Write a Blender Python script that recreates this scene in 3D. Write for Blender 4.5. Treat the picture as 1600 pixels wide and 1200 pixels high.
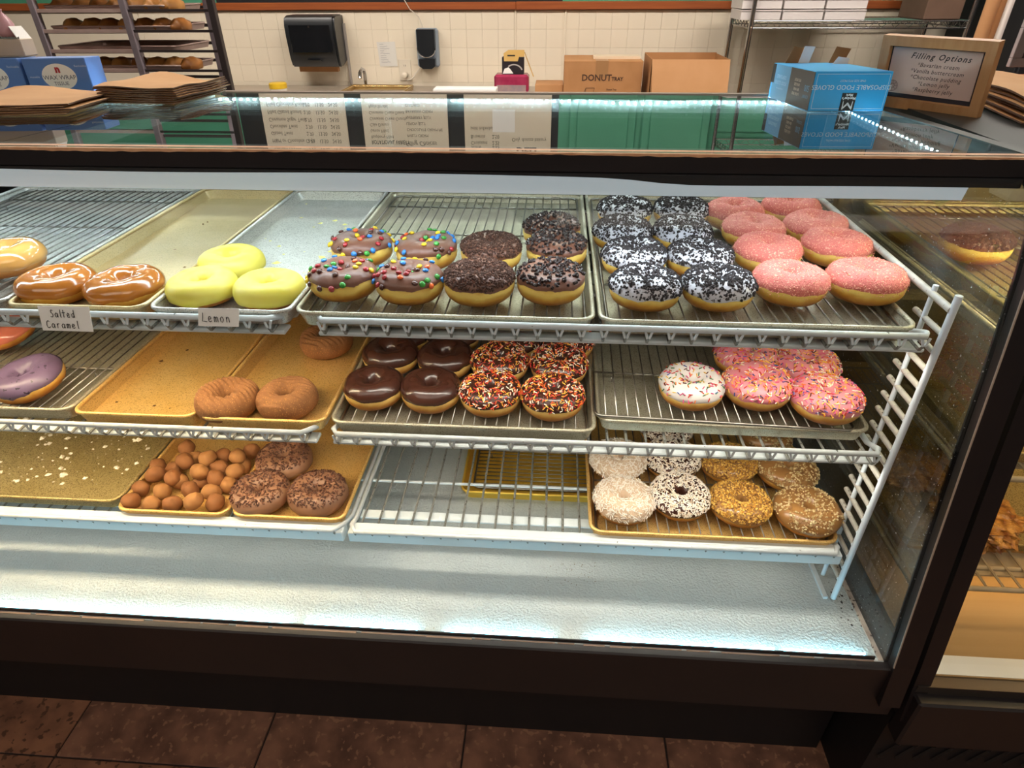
import bpy, math, random
from mathutils import Vector, Matrix, Euler, noise
R_ = math.radians
for o in list(bpy.data.objects): bpy.data.objects.remove(o)
SC = bpy.context.scene
COL = SC.collection

# ------------------------------------------------------------------ camera, world, exposure
CAM = Vector((0.3877, -0.8141, 1.4799)); FPX, PITCH, YAW, ROLL = 969.7, 0.5737, 0.0692, 0.0053
_F = Vector((-math.sin(YAW)*math.cos(PITCH), math.cos(YAW)*math.cos(PITCH), -math.sin(PITCH)))
_R = Vector((math.cos(YAW), math.sin(YAW), 0)); _D = _F.cross(_R).normalized()
if _D.z > 0: _D = -_D
_R2 = _R*math.cos(ROLL)+_D*math.sin(ROLL); _D2 = _D*math.cos(ROLL)-_R*math.sin(ROLL)
cd = bpy.data.cameras.new('camera'); cd.sensor_width = 36; cd.lens = FPX*36/1600; cd.clip_start = .02
cam = bpy.data.objects.new('camera', cd); COL.objects.link(cam)
m = Matrix((_R2, -_D2, -_F)).transposed().to_4x4(); m.translation = CAM; cam.matrix_world = m
SC.camera = cam
w = bpy.data.worlds.new('world'); SC.world = w; w.use_nodes = True
w.node_tree.nodes['Background'].inputs[0].default_value = (1, .9, .78, 1)
w.node_tree.nodes['Background'].inputs[1].default_value = .05
vs = SC.view_settings; vs.view_transform = 'Standard'; vs.look = 'None'; vs.gamma = 1; vs.use_curve_mapping = False
vs.exposure = 0.0
try:
    SC.cycles.transparent_max_bounces = 24; SC.cycles.sample_clamp_indirect = 4.0; SC.cycles.max_bounces = 10
except Exception: pass
HEAD_L, SHELF_L, SILL_L, CHIP_L, KITCHEN_L, SHOP_L, NEIGH_L = 22.5, 30., 24., 200., 46., 2.9, 24.

def at(u, v, ax, val):
    """a photo pixel's direction, met with the plane x / y / z = val"""
    d = _F+_R2*((u-800)/FPX)+_D2*((v-600)/FPX); i = 'xyz'.index(ax)
    return CAM+d*((val-CAM[i])/d[i])

# ------------------------------------------------------------------ materials
def lin(c):
    if isinstance(c, str):
        c = [int(c[i:i+2], 16)/255 for i in (1, 3, 5)]
    return tuple((x/12.92 if x <= .04045 else ((x+.055)/1.055)**2.4) for x in c[:3])+(1,)
MATS = {}
def mk(name, c1, c2=None, scale=20, rough=.5, metal=0, bump=0, bscale=200, coat=0, sss=0, speck=None, detail=3, bdist=.001, contrast=.5, stretch=None):
    if name in MATS: return MATS[name]
    M = bpy.data.materials.new(name); M.use_nodes = True; nt = M.node_tree; N = nt.nodes; L = nt.links
    b = N['Principled BSDF']; b.inputs['Roughness'].default_value = rough; b.inputs['Metallic'].default_value = metal
    b.inputs['Base Color'].default_value = lin(c1)
    if coat: b.inputs['Coat Weight'].default_value = coat; b.inputs['Coat Roughness'].default_value = .08
    if sss:
        b.inputs['Subsurface Weight'].default_value = sss; b.inputs['Subsurface Radius'].default_value = (.004, .002, .001); b.inputs['Subsurface Scale'].default_value = 1
    tc = N.new('ShaderNodeTexCoord'); src = tc.outputs['Object']
    if stretch:
        mp = N.new('ShaderNodeMapping'); mp.inputs['Scale'].default_value = stretch; L.new(src, mp.inputs[0]); src = mp.outputs[0]
    col = None
    if c2:
        n = N.new('ShaderNodeTexNoise'); n.inputs['Scale'].default_value = scale; n.inputs['Detail'].default_value = detail; L.new(src, n.inputs[0])
        r = N.new('ShaderNodeValToRGB'); r.color_ramp.elements[0].position = .5-contrast/2; r.color_ramp.elements[1].position = .5+contrast/2
        r.color_ramp.elements[0].color = lin(c1); r.color_ramp.elements[1].color = lin(c2); L.new(n.outputs[0], r.inputs[0]); col = r.outputs[0]
    if speck:
        sc_, ss, th = speck
        n = N.new('ShaderNodeTexNoise'); n.inputs['Scale'].default_value = ss; n.inputs['Detail'].default_value = 2; L.new(src, n.inputs[0])
        r = N.new('ShaderNodeValToRGB'); r.color_ramp.elements[0].position = th; r.color_ramp.elements[1].position = th+.03; L.new(n.outputs[0], r.inputs[0])
        mx = N.new('ShaderNodeMixRGB'); mx.inputs[1].default_value = lin(c1); mx.inputs[2].default_value = lin(sc_)
        if col: L.new(col, mx.inputs[1])
        L.new(r.outputs[0], mx.inputs[0]); col = mx.outputs[0]
    if col: L.new(col, b.inputs['Base Color'])
    if bump:
        n = N.new('ShaderNodeTexNoise'); n.inputs['Scale'].default_value = bscale; n.inputs['Detail'].default_value = 2; L.new(src, n.inputs[0])
        bp_ = N.new('ShaderNodeBump'); bp_.inputs['Strength'].default_value = bump; bp_.inputs['Distance'].default_value = bdist
        L.new(n.outputs[0], bp_.inputs['Height']); L.new(bp_.outputs[0], b.inputs['Normal'])
    MATS[name] = M; return M
def emit(name, c, s):
    M = bpy.data.materials.new(name); M.use_nodes = True; N = M.node_tree.nodes
    b = N['Principled BSDF']; b.inputs['Base Color'].default_value = (.8, .8, .8, 1)
    b.inputs['Emission Color'].default_value = lin(c); b.inputs['Emission Strength'].default_value = s
    MATS[name] = M; return M
def glassmat(name, tint, f0=.04, dirt=0., rough=0., power=5):
    M = bpy.data.materials.new(name); M.use_nodes = True; nt = M.node_tree; N = nt.nodes; L = nt.links
    N.remove(N['Principled BSDF']); out = N['Material Output']
    t = N.new('ShaderNodeBsdfTransparent'); t.inputs[0].default_value = tint
    g = N.new('ShaderNodeBsdfGlossy'); g.inputs['Roughness'].default_value = rough
    lw = N.new('ShaderNodeLayerWeight'); lw.inputs[0].default_value = .5
    p = N.new('ShaderNodeMath'); p.operation = 'POWER'; p.inputs[1].default_value = power; L.new(lw.outputs['Facing'], p.inputs[0])
    ma = N.new('ShaderNodeMath'); ma.operation = 'MULTIPLY_ADD'; ma.inputs[1].default_value = 1-f0; ma.inputs[2].default_value = f0; L.new(p.outputs[0], ma.inputs[0])
    mx = N.new('ShaderNodeMixShader'); L.new(ma.outputs[0], mx.inputs[0]); L.new(t.outputs[0], mx.inputs[1]); L.new(g.outputs[0], mx.inputs[2])
    last = mx
    if dirt:
        d = N.new('ShaderNodeBsdfDiffuse'); d.inputs[0].default_value = (.75, .78, .8, 1)
        tc = N.new('ShaderNodeTexCoord'); n1 = N.new('ShaderNodeTexNoise'); n1.inputs['Scale'].default_value = 210; n1.inputs['Detail'].default_value = 1; L.new(tc.outputs['Object'], n1.inputs[0])
        r1 = N.new('ShaderNodeValToRGB'); r1.color_ramp.elements[0].position = .72; r1.color_ramp.elements[1].position = .76; r1.color_ramp.elements[1].color = (dirt*6, dirt*6, dirt*6, 1); L.new(n1.outputs[0], r1.inputs[0])
        n2 = N.new('ShaderNodeTexNoise'); n2.inputs['Scale'].default_value = 7; L.new(tc.outputs['Object'], n2.inputs[0])
        r2 = N.new('ShaderNodeValToRGB'); r2.color_ramp.elements[0].position = .45; r2.color_ramp.elements[1].position = .8; r2.color_ramp.elements[1].color = (dirt, dirt, dirt, 1); L.new(n2.outputs[0], r2.inputs[0])
        ad = N.new('ShaderNodeMath'); ad.operation = 'ADD'; ad.use_clamp = True; L.new(r1.outputs[0], ad.inputs[0]); L.new(r2.outputs[0], ad.inputs[1])
        m2 = N.new('ShaderNodeMixShader'); L.new(ad.outputs[0], m2.inputs[0]); L.new(mx.outputs[0], m2.inputs[1]); L.new(d.outputs[0], m2.inputs[2]); last = m2
    L.new(last.outputs[0], out.inputs[0]); MATS[name] = M; return M

def doughmat(name, bot, ring, top, h=.042):
    M = bpy.data.materials.new(name); M.use_nodes = True; nt = M.node_tree; N = nt.nodes; L = nt.links; b = N['Principled BSDF']
    tc = N.new('ShaderNodeTexCoord'); sp = N.new('ShaderNodeSeparateXYZ'); L.new(tc.outputs['Object'], sp.inputs[0])
    n = N.new('ShaderNodeTexNoise'); n.inputs['Scale'].default_value = 38; n.inputs['Detail'].default_value = 3; L.new(tc.outputs['Object'], n.inputs[0])
    a = N.new('ShaderNodeMath'); a.operation = 'MULTIPLY_ADD'; a.inputs[1].default_value = .016; a.inputs[2].default_value = -.008; L.new(n.outputs[0], a.inputs[0])
    s = N.new('ShaderNodeMath'); s.operation = 'ADD'; L.new(sp.outputs[2], s.inputs[0]); L.new(a.outputs[0], s.inputs[1])
    d = N.new('ShaderNodeMath'); d.operation = 'DIVIDE'; d.inputs[1].default_value = h; L.new(s.outputs[0], d.inputs[0])
    r = N.new('ShaderNodeValToRGB'); e = r.color_ramp.elements
    e[0].position = .02; e[0].color = lin(bot); e[1].position = .95; e[1].color = lin(top)
    for p, c in ((.16, bot), (.34, top), (.50, ring), (.60, ring), (.75, top)):
        x = e.new(p); x.color = lin(c)
    L.new(d.outputs[0], r.inputs[0]); L.new(r.outputs[0], b.inputs['Base Color']); b.inputs['Roughness'].default_value = .5
    b.inputs['Subsurface Weight'].default_value = .15; b.inputs['Subsurface Radius'].default_value = (.005, .003, .001); b.inputs['Subsurface Scale'].default_value = 1
    n2 = N.new('ShaderNodeTexNoise'); n2.inputs['Scale'].default_value = 260; L.new(tc.outputs['Object'], n2.inputs[0])
    bp_ = N.new('ShaderNodeBump'); bp_.inputs['Strength'].default_value = .25; bp_.inputs['Distance'].default_value = .001
    L.new(n2.outputs[0], bp_.inputs['Height']); L.new(bp_.outputs[0], b.inputs['Normal'])
    MATS[name] = M; return M

BLACK = mk('black_paint', '#17161a', '#221c1d', 6, rough=.45, bump=.06, bscale=60)
BLACK2 = mk('black_dull', '#121216', rough=.6)
BAREWOOD = mk('chipped_wood', '#c08a63', '#e2b48c', 40, rough=.6)
WHITEP = mk('white_plastic', '#dfe6e8', '#cfd8da', 5, rough=.4)
DECK = mk('deck_plastic', '#abb2b3', '#bac0c0', 4, rough=.4, bump=1.0, bscale=210, bdist=.0030, speck=('#8f8a78', 95, .745))
COATWIRE = mk('coated_wire', '#c3cace', '#d7dddf', 30, rough=.4, speck=('#4b4b4a', 130, .72))
WHITEROD = mk('white_rod', '#dce4ec', rough=.35)
BACKLITWIRE = mk('backlit_grimy_wire', '#8b8b85', '#76756f', 60, rough=.45, speck=('#45423d', 150, .6))  # coated wire darkened as if backlit, plus grimy specks
OLDROD = mk('worn_rod', '#9d978e', '#b9b4aa', 60, rough=.45, speck=('#5a5148', 160, .68))
CHROME = mk('chrome', '#c8c8ca', rough=.16, metal=1)
STEELW = mk('steel_wire', '#b0aca4', '#8d887f', 90, rough=.3, metal=1)
ALU = mk('aluminium_pan', '#c6c0aa', '#b3ac94', 25, rough=.38, metal=.5, bump=.15, bscale=500, speck=('#938a74', 560, .57))
ALU2 = mk('bright_aluminium_pan', '#cfcdc6', '#c2bfb6', 30, rough=.36, metal=.5, bump=.15, bscale=500, speck=('#97948c', 520, .56))
GOLD = mk('gold_pan', '#f3cc84', '#e9bb68', 14, rough=.36, metal=.5, bump=.12, bscale=500, speck=('#c2924a', 560, .58))
TANPAN = mk('tan_pan', '#cdb88c', '#bea673', 12, rough=.4, metal=.45, bump=.15, bscale=420, speck=('#a8956a', 560, .58))
OLIVEPAN = mk('olive_gold_pan', '#bfab78', '#ad975f', 12, rough=.4, metal=.45, bump=.2, bscale=480, speck=('#806e42', 520, .54))
YELLOWPAN = mk('yellow_gold_pan', '#e8ba48', '#d8a838', 10, rough=.35, metal=.45, bump=.1, bscale=420)
GLASS = glassmat('clear_glass', (.985, .992, .99, 1), .012)
TOPGLASS = glassmat('top_glass', (.80, .90, .89, 1), .06, power=3.2)
ENDGLASS = glassmat('end_glass', (.68, .71, .71, 1), .07, dirt=.085)
NGLASS = glassmat('neighbour_glass', (.93, .95, .93, 1), .04)
LED_HEAD = emit('led_header', '#e6f6ff', HEAD_L)
LED_SHELF = emit('led_shelf', '#fff7e6', SHELF_L)
LED_SHELFW = emit('led_shelf_warm', '#ffe6bc', SHELF_L*1.75)
LED_LOW = emit('led_low', '#f4f4ea', SHELF_L*.22)
LED_SILL = emit('led_sill', '#8fe4ff', SILL_L)
LED_CHIP = emit('led_chip', '#dff6ff', CHIP_L)
CARD = mk('cardboard', '#b58254', '#a87648', 9, rough=.8)
CARDL = mk('cardboard_light', '#c29063', '#b98758', 9, rough=.8)
KRAFT = mk('kraft_paper', '#c79a68', '#b98a57', 10, rough=.8, bump=.2, bscale=30)
PAPER = mk('white_paper', '#f3f1ec', rough=.7)
BOARD = mk('menu_board', '#e2d6c2', '#d8cab2', 3, rough=.55)
INK = mk('black_ink', '#1c1a1a', rough=.6)
CREAM = mk('cream_tile', '#e8ddc9', '#e1d4bd', 3, rough=.42)
GROUT = mk('cream_grout', '#d6c9b2', rough=.7)
WOOD = mk('reddish_wood', '#a65a2b', '#8b4520', 12, rough=.45, stretch=(.3, 3, 6))
OAK = mk('oak_wood', '#c89a6b', '#b78655', 14, rough=.5, stretch=(8, .6, 1))
GREEN = mk('green_paint', '#4f9a7b', '#478f71', 4, rough=.45)
BLUEBOX = mk('blue_carton', '#5f86c8', '#5279bd', 8, rough=.4)
GLOVEBLUE = mk('glove_box_blue', '#35a6ea', '#3fadee', 8, rough=.32)
GLOVESIDE = mk('glove_box_side_blue', '#5796bf', rough=.35)
DARKPRINT = mk('dark_print', '#3a3531', rough=.4)

# ------------------------------------------------------------------ mesh helpers
class MB:
    def __init__(s): s.v = []; s.f = []; s.m = []
    def add(s, vs_, fs, mi=0, M=None):
        o = len(s.v)
        s.v += [tuple(M @ Vector(q)) if M else tuple(q) for q in vs_]
        s.f += [tuple(i+o for i in q) for q in fs]; s.m += [mi]*len(fs); return s
    def box(s, x0, x1, y0, y1, z0, z1, mi=0, M=None):
        return s.add([(x0,y0,z0),(x1,y0,z0),(x1,y1,z0),(x0,y1,z0),(x0,y0,z1),(x1,y0,z1),(x1,y1,z1),(x0,y1,z1)],
                     [(3,2,1,0),(4,5,6,7),(0,1,5,4),(1,2,6,5),(2,3,7,6),(3,0,4,7)], mi, M)
    def bbox(s, x0, x1, y0, y1, z0, z1, b=.003, mi=0, M=None):
        """box with chamfered edges"""
        X, Y, Z = (x0, x1), (y0, y1), (z0, z1); vs_ = []; idx = {}
        for i in (0, 1):
            for j in (0, 1):
                for k in (0, 1):
                    sx, sy, sz = (1-2*i)*b, (1-2*j)*b, (1-2*k)*b
                    for a, q in enumerate(((X[i], Y[j]+sy, Z[k]+sz), (X[i]+sx, Y[j], Z[k]+sz), (X[i]+sx, Y[j]+sy, Z[k]))):
                        idx[(i, j, k, a)] = len(vs_); vs_.append(q)
        fs = []
        for i in (0, 1): fs.append([idx[(i,0,0,0)], idx[(i,1,0,0)], idx[(i,1,1,0)], idx[(i,0,1,0)]])
        for j in (0, 1): fs.append([idx[(0,j,0,1)], idx[(1,j,0,1)], idx[(1,j,1,1)], idx[(0,j,1,1)]])
        for k in (0, 1): fs.append([idx[(0,0,k,2)], idx[(1,0,k,2)], idx[(1,1,k,2)], idx[(0,1,k,2)]])
        for p in (0, 1):
            for q in (0, 1):
                fs.append([idx[(p,q,0,0)], idx[(p,q,1,0)], idx[(p,q,1,1)], idx[(p,q,0,1)]])
                fs.append([idx[(p,0,q,0)], idx[(p,1,q,0)], idx[(p,1,q,2)], idx[(p,0,q,2)]])
                fs.append([idx[(0,p,q,1)], idx[(1,p,q,1)], idx[(1,p,q,2)], idx[(0,p,q,2)]])
                for k in (0, 1): fs.append([idx[(p,q,k,0)], idx[(p,q,k,1)], idx[(p,q,k,2)]])
        c = Vector(((x0+x1)/2, (y0+y1)/2, (z0+z1)/2)); out = []
        for f in fs:
            P = [Vector(vs_[i]) for i in f]; n = (P[1]-P[0]).cross(P[2]-P[0])
            out.append(tuple(f if n.dot(sum(P, Vector())/len(P)-c) > 0 else f[::-1]))
        return s.add(vs_, out, mi, M)
    def tube(s, pts, r, seg=6, closed=False, mi=0, caps=True):
        P = [Vector(p) for p in pts]; n = len(P); o = len(s.v); up = None
        for i, p in enumerate(P):
            a = P[i-1] if (i > 0 or closed) else p; b = P[(i+1) % n] if (i < n-1 or closed) else p
            d = (b-a); d = d.normalized() if d.length > 1e-9 else Vector((0, 0, 1))
            if up is None:
                up = Vector((0, 0, 1)) if abs(d.z) < .9 else Vector((1, 0, 0))
            u = up-d*up.dot(d)
            if u.length < 1e-6: u = d.orthogonal()
            u.normalize(); up = u; v_ = d.cross(u); rr = r[i] if isinstance(r, (list, tuple)) else r
            for k in range(seg):
                a_ = 2*math.pi*k/seg; s.v.append(tuple(p+(u*math.cos(a_)+v_*math.sin(a_))*rr))
        for i in range(n if closed else n-1):
            j = (i+1) % n
            for k in range(seg):
                k2 = (k+1) % seg; s.f.append((o+i*seg+k, o+i*seg+k2, o+j*seg+k2, o+j*seg+k)); s.m.append(mi)
        if caps and not closed:
            s.f.append(tuple(o+k for k in range(seg))[::-1]); s.m.append(mi); s.f.append(tuple(o+(n-1)*seg+k for k in range(seg))); s.m.append(mi)
        return s
    def lathe(s, prof, seg=24, c=(0, 0, 0), mi=0, M=None):
        vs_, fs = [], []; n = len(prof)
        for k in range(seg):
            a = 2*math.pi*k/seg
            for r, z in prof: vs_.append((c[0]+r*math.cos(a), c[1]+r*math.sin(a), c[2]+z))
        for k in range(seg):
            k2 = (k+1) % seg
            for i in range(n-1): fs.append((k*n+i, k2*n+i, k2*n+i+1, k*n+i+1))
        return s.add(vs_, fs, mi, M)
    def poly_prism(s, pts, axis, a, b, mi=0, M=None):
        """outline pts (2-D) extruded along axis from a to b"""
        def P(p, t): return {'x': (t, p[0], p[1]), 'y': (p[0], t, p[1]), 'z': (p[0], p[1], t)}[axis]
        n = len(pts); vs_ = [P(p, a) for p in pts]+[P(p, b) for p in pts]
        fs = [tuple(range(n)), tuple(range(2*n-1, n-1, -1))]+[(i, i+n, (i+1) % n+n, (i+1) % n) for i in range(n)]
        return s.add(vs_, fs, mi, M)
    def mesh(s, name, mats, smooth=0):
        me = bpy.data.meshes.new(name); me.from_pydata(s.v, [], s.f)
        for q in (mats if isinstance(mats, (list, tuple)) else [mats]): me.materials.append(q)
        if any(s.m): me.polygons.foreach_set('material_index', s.m)
        if smooth:
            me.polygons.foreach_set('use_smooth', [True]*len(s.f))
            if smooth < 180: me.set_sharp_from_angle(angle=R_(smooth))
        me.update(); return me
    def build(s, name, mats, parent=None, smooth=0, loc=None):
        return put(name, s.mesh(name, mats, smooth), parent, loc)
def put(name, me, parent=None, loc=None, rot=None):
    o = bpy.data.objects.new(name, me); COL.objects.link(o)
    if parent: o.parent = parent
    if loc is not None: o.location = loc
    if rot is not None: o.rotation_euler = rot
    return o
def tag(o, label, cat, group=None):
    o['label'] = label; o['category'] = cat
    if group: o['group'] = group
    return o
def thing(name, label, cat, loc=(0, 0, 0), rot=(0, 0, 0), group=None):
    return tag(put(name, None, None, loc, rot), label, cat, group)
def struct(o): o['kind'] = 'structure'; return o
def stuff(o): o['kind'] = 'stuff'; return o
def copy_tree(o, parent=None):
    c = o.copy(); COL.objects.link(c)
    if parent: c.parent = parent
    for ch in list(o.children): copy_tree(ch, c)
    return c
def rrect(w, d, r, z=0, n=5):
    pts = []
    for cx, cy, a0 in ((w/2-r, d/2-r, 0), (-w/2+r, d/2-r, 90), (-w/2+r, -d/2+r, 180), (w/2-r, -d/2+r, 270)):
        for k in range(n+1):
            a = R_(a0+90*k/n); pts.append((cx+r*math.cos(a), cy+r*math.sin(a), z))
    return pts
def textmesh(txt, size, M, align='CENTER', shear=0, bold=0, sx=1, spacing=1):
    """lettering as a flat mesh; M places its x/y plane"""
    cu = bpy.data.curves.new('lettering', 'FONT'); cu.body = txt; cu.size = size; cu.align_x = align; cu.align_y = 'CENTER'
    cu.shear = shear; cu.offset = bold; cu.resolution_u = 2; cu.space_character = spacing
    o = bpy.data.objects.new('lettering', cu); COL.objects.link(o)
    dg = bpy.context.evaluated_depsgraph_get(); me = bpy.data.meshes.new_from_object(o.evaluated_get(dg))
    bpy.data.objects.remove(o); bpy.data.curves.remove(cu)
    if sx != 1: me.transform(Matrix.Diagonal((sx, 1, 1, 1)))
    me.transform(M); return me
def lettering(parent, items, mat, name='lettering', label=None):
    """items: (text, size, M, kwargs): joined into one flat print"""
    mb = MB()
    for txt, size, M, kw in items:
        me = textmesh(txt, size, M, **kw)
        mb.add([v.co[:] for v in me.vertices], [tuple(p.vertices) for p in me.polygons]); bpy.data.meshes.remove(me)
    o = stuff(mb.build(name, mat, parent))
    if label: o['label'] = label
    return o
FRONT = Matrix.Rotation(R_(90), 4, 'X')                    # text plane x/z, facing -y
def T(x, y, z): return Matrix.Translation((x, y, z))

# ================================================================== THE ROOM
X0, X1, Y0, Y1, ZC, WY = -4.6, 4.6, -3.6, 3.66, 2.8, 3.66
TILE = mk('floor_tile_brown', '#5c4035', '#8a6350', 13, rough=.42, detail=6, bump=.12, bscale=60, speck=('#8f6a54', 60, .6), contrast=.3)
TILE2 = mk('floor_tile_rust', '#644436', '#94684f', 12, rough=.42, detail=6, bump=.12, bscale=60, speck=('#54392c', 55, .6), contrast=.3)
GROUTD = mk('dark_grout', '#241a17', rough=.8)
fl = struct(MB().box(X0, X1, Y0, Y1+.1, -.1, -.004).build('floor', GROUTD))
tm = [MB().bbox(-.2305, .2305, -.2305, .2305, -.008, 0, .0015).mesh('floor_tile', q) for q in (TILE, TILE2)]
random.seed(3)
for i in range(-6, 7):
    for j in range(-4, 3):
        put('floor_tile', random.choice(tm), fl, (-.71+.2325+.465*i, -.156-.2325+.465*j, 0))
wall = struct(MB().box(X0, X1, WY+.006, WY+.12, 0, ZC).build('wall_back', GROUT))
tw = MB().bbox(-.0502, .0502, 0, .008, -.0502, .0502, .0009).mesh('wall_tile', CREAM)
for i in range(50):
    for j in range(5):
        put('wall_tile', tw, wall, (-2.27+.101*i, WY, 1.2855-.101*j))
MB().box(X0, -2.325, WY+.001, WY+.008, 0, 1.345).box(2.735, X1, WY+.001, WY+.008, 0, 1.345).box(-2.325, 2.735, WY+.001, WY+.008, 0, .828).build('plain_cream_panel', CREAM, wall)
MB().box(X0, -1.78, WY-.004, WY+.008, 1.37, ZC).box(.40, X1, WY-.004, WY+.008, 1.37, ZC).build('upper_green_paint', GREEN, wall)
MB().box(-1.78, .40, WY-.006, WY+.008, 1.37, ZC).build('upper_black_panel', BLACK2, wall)
WARMW = mk('warm_wall_paint', '#a89b8c', rough=.8)
struct(MB().box(X0-.1, X0, Y0, Y1+.1, 0, ZC).build('wall_left', WARMW))
struct(MB().box(X1, X1+.1, Y0, Y1+.1, 0, ZC).build('wall_right', WARMW))
struct(MB().box(X0, X1, Y0-.1, Y0, 0, ZC).build('wall_front', mk('dim_wall', '#5c5652', rough=.8)))
ce = struct(MB().box(X0, X1, Y0, Y1+.1, ZC, ZC+.1).build('ceiling', mk('ceiling_white', '#d8d2c6', rough=.9)))
struct(MB().bbox(X0, .115, WY-.022, WY, 1.341, 1.383, .004).bbox(.115, X1, WY-.024, WY, 1.340, 1.384, .004).build('trim_1', WOOD))
struct(MB().bbox(.108, .118, WY-.008, WY+.001, .6, 1.34, .002).build('trim_2', CREAM)); struct(MB().bbox(.418, .428, WY-.008, WY+.001, .6, 1.34, .002).build('trim_3', CREAM))
# ceiling lamps (over the work side bright, over the shop dim, added unseen to light floor and fascia)
LP = emit('lamp_diffuser', '#fff5ea', KITCHEN_L); LPS = emit('added_shop_lamp', '#ffeedd', SHOP_L); LFR = mk('lamp_frame', '#d5d0c8', rough=.5)
for x, y, sh, lab in ((-1.7, 2.0, 0, 'ceiling lamp above the bread rack'), (.2, 1.9, 0, 'ceiling lamp above the middle of the work area'), (2.1, 2.0, 0, 'ceiling lamp above the wire shelving'),
                      (-1.0, -1.9, 1, 'unseen dim ceiling lamp added over the left of the shop floor'), (1.6, -1.9, 1, 'unseen dim ceiling lamp added over the right of the shop floor')):
    t = thing('ceiling_lamp', lab, 'lamp', (x, y, ZC), group='ceiling lamps')
    if sh: t.scale = (2.0, 4.2, 1)
    MB().box(-.62, .62, -.17, -.15, -.05, 0).box(-.62, .62, .15, .17, -.05, 0).box(-.62, -.6, -.15, .15, -.05, 0).box(.6, .62, -.15, .15, -.05, 0).build('lamp_frame', LFR, t)
    MB().box(-.6, .6, -.15, .15, -.04, -.03).build('diffuser', LPS if sh else LP, t)

# ================================================================== THE DISPLAY CASE
CL, CR = -1.28, .985                        # inner left / right end
def topz(y): return 1.293-.034*(y-.03)
case = thing('display_case', 'long black-framed glass bakery display case full of doughnuts', 'display case', (0, 0, 0))
PROF = [(-.132, .497), (-.1, .69), (-.066, .9), (-.042, 1.06), (-.026, 1.16), (-.014, 1.205), (.004, 1.238), (.024, 1.256), (.045, 1.266)]
def off_prof(dy): return [(y+dy, z) for y, z in PROF]
MB().bbox(CL-.05, 1.03, -.1445, -.128, .349, .4875, .003).build('front_fascia', BLACK, case, 30)
MB().box(CL-.05, 1.03, -.025, .71, .0, .376).build('base', BLACK2, case)
MB().box(CL-.05, 1.03, -.128, .72, .375, .476).build('deck_frame', BLACK, case)
mb = MB(); random.seed(11)                 # worn paint along the inner edge of the sill
x = CL
while x < .98:
    l = random.uniform(.02, .12); h = random.uniform(.0008, .0030)
    mb.box(x, min(x+l, .985), -.130-h, -.1285, .4878, .4884); x += l+random.uniform(.0, .02)
stuff(mb.build('chipped_edge', mk('worn_edge', '#8a7264', rough=.7), case))
MB().box(CL, CR, -.128, .70, .476, .485).build('deck', DECK, case)
# bottom led segments, in a little channel behind the sill
mb = MB()
MB().box(CL, CR, -.129, -.123, .485, .487).build('sill_led_channel', WHITEP, case)
for a, b in ((CL+.02, -.075), (-.045, .165), (.215, .41), (.475, .80), (.815, .955)):
    mb.add([(a, -.1240, .4870), (b, -.1240, .4870), (b, -.1205, .4960), (a, -.1205, .4960)], [(0, 1, 2, 3)])
mb.box(CL+.02, .97, -.1270, -.1245, .4868, .4950, 1)
mb.build('sill_led_strip', [LED_SILL, BLACK2], case)
# front glass (straight, curling back at the top)
mb = MB(); P = PROF; Q = off_prof(-.006); n = len(P)
for a, b in ((CL, CR),):
    vs_ = [(a, y, z) for y, z in P]+[(b, y, z) for y, z in P]+[(a, y, z) for y, z in Q]+[(b, y, z) for y, z in Q]
    fs = [(i, i+1, n+i+1, n+i) for i in range(n-1)]+[(2*n+i, 3*n+i, 3*n+i+1, 2*n+i+1) for i in range(n-1)]
    mb.add(vs_, fs)
mb.build('front_glass', GLASS, case, 180)
# end panels, posts
ep = [(y+.002, z) for y, z in PROF]+[(.70, topz(.70)-.006), (.70, .48), (-.13, .48)]
MB().poly_prism(ep, 'x', CR, CR+.006).build('end_glass', ENDGLASS, case)
MB().poly_prism(ep, 'x', CL-.03, CL).build('end_panel', BLACK, case)
post = [(y-.016, z) for y, z in PROF]+[(y+.014, z) for y, z in PROF[::-1]]
MB().poly_prism([(-.160, .40)]+post+[(-.120, .40)], 'x', .991, 1.026).build('corner_post', BLACK, case)
MB().poly_prism([(y-.0165, z) for y, z in PROF[:7]]+[(y-.0145, z) for y, z in PROF[:7][::-1]], 'x', .9895, .9915).build('post_edge', mk('worn_metal_edge', '#a89a8c', rough=.5), case)
MB().box(.9765, .9855, -.128, .70, .484, .488).build('end_seal', mk('grimy_seal', '#8f8078', '#b8aca0', 50, rough=.8, speck=('#4a3a34', 120, .6)), case)
# header with chipped paint, gasket and light housing
MB().bbox(CL-.05, .992, .040, .078, 1.2645, topz(.05)-.001, .003).build('header', BLACK, case, 30)
mb = MB(); random.seed(5); xs = [CL+i*.006 for i in range(int((.992-CL)/.006)+1)]
top = []; bot = []
for x in xs:
    k = noise.noise((x*2.3+4, 0, 0)); d = .0015+.0035*max(0, k+.28)+.0012*noise.noise((x*60, 0, 0))
    top.append((x, .0392, topz(.05)-.0005)); bot.append((x, .0392, topz(.05)-.0008-max(.0003, d)))
nn = len(xs); mb.add(top+bot+[(x, .058, topz(.05)+.0004) for x in xs], [(i, nn+i, nn+i+1, i+1) for i in range(nn-1)]+[(i, i+1, 2*nn+i+1, 2*nn+i) for i in range(nn-1)])
stuff(mb.build('chipped_header_edge', BAREWOOD, case))
mb = MB(); pts = [(CL, 1.266)]
for i in range(60):
    x = CL+(.988-CL)*i/59; k = 1/(1+math.exp(-(x-.51)*45)); pts.append((x, 1.262-.009*k+.0012*math.sin(x*9)))
pts.append((.988, 1.266)); mb.poly_prism(pts, 'y', .0385, .060); mb.build('header_gasket', BLACK2, case)
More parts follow.
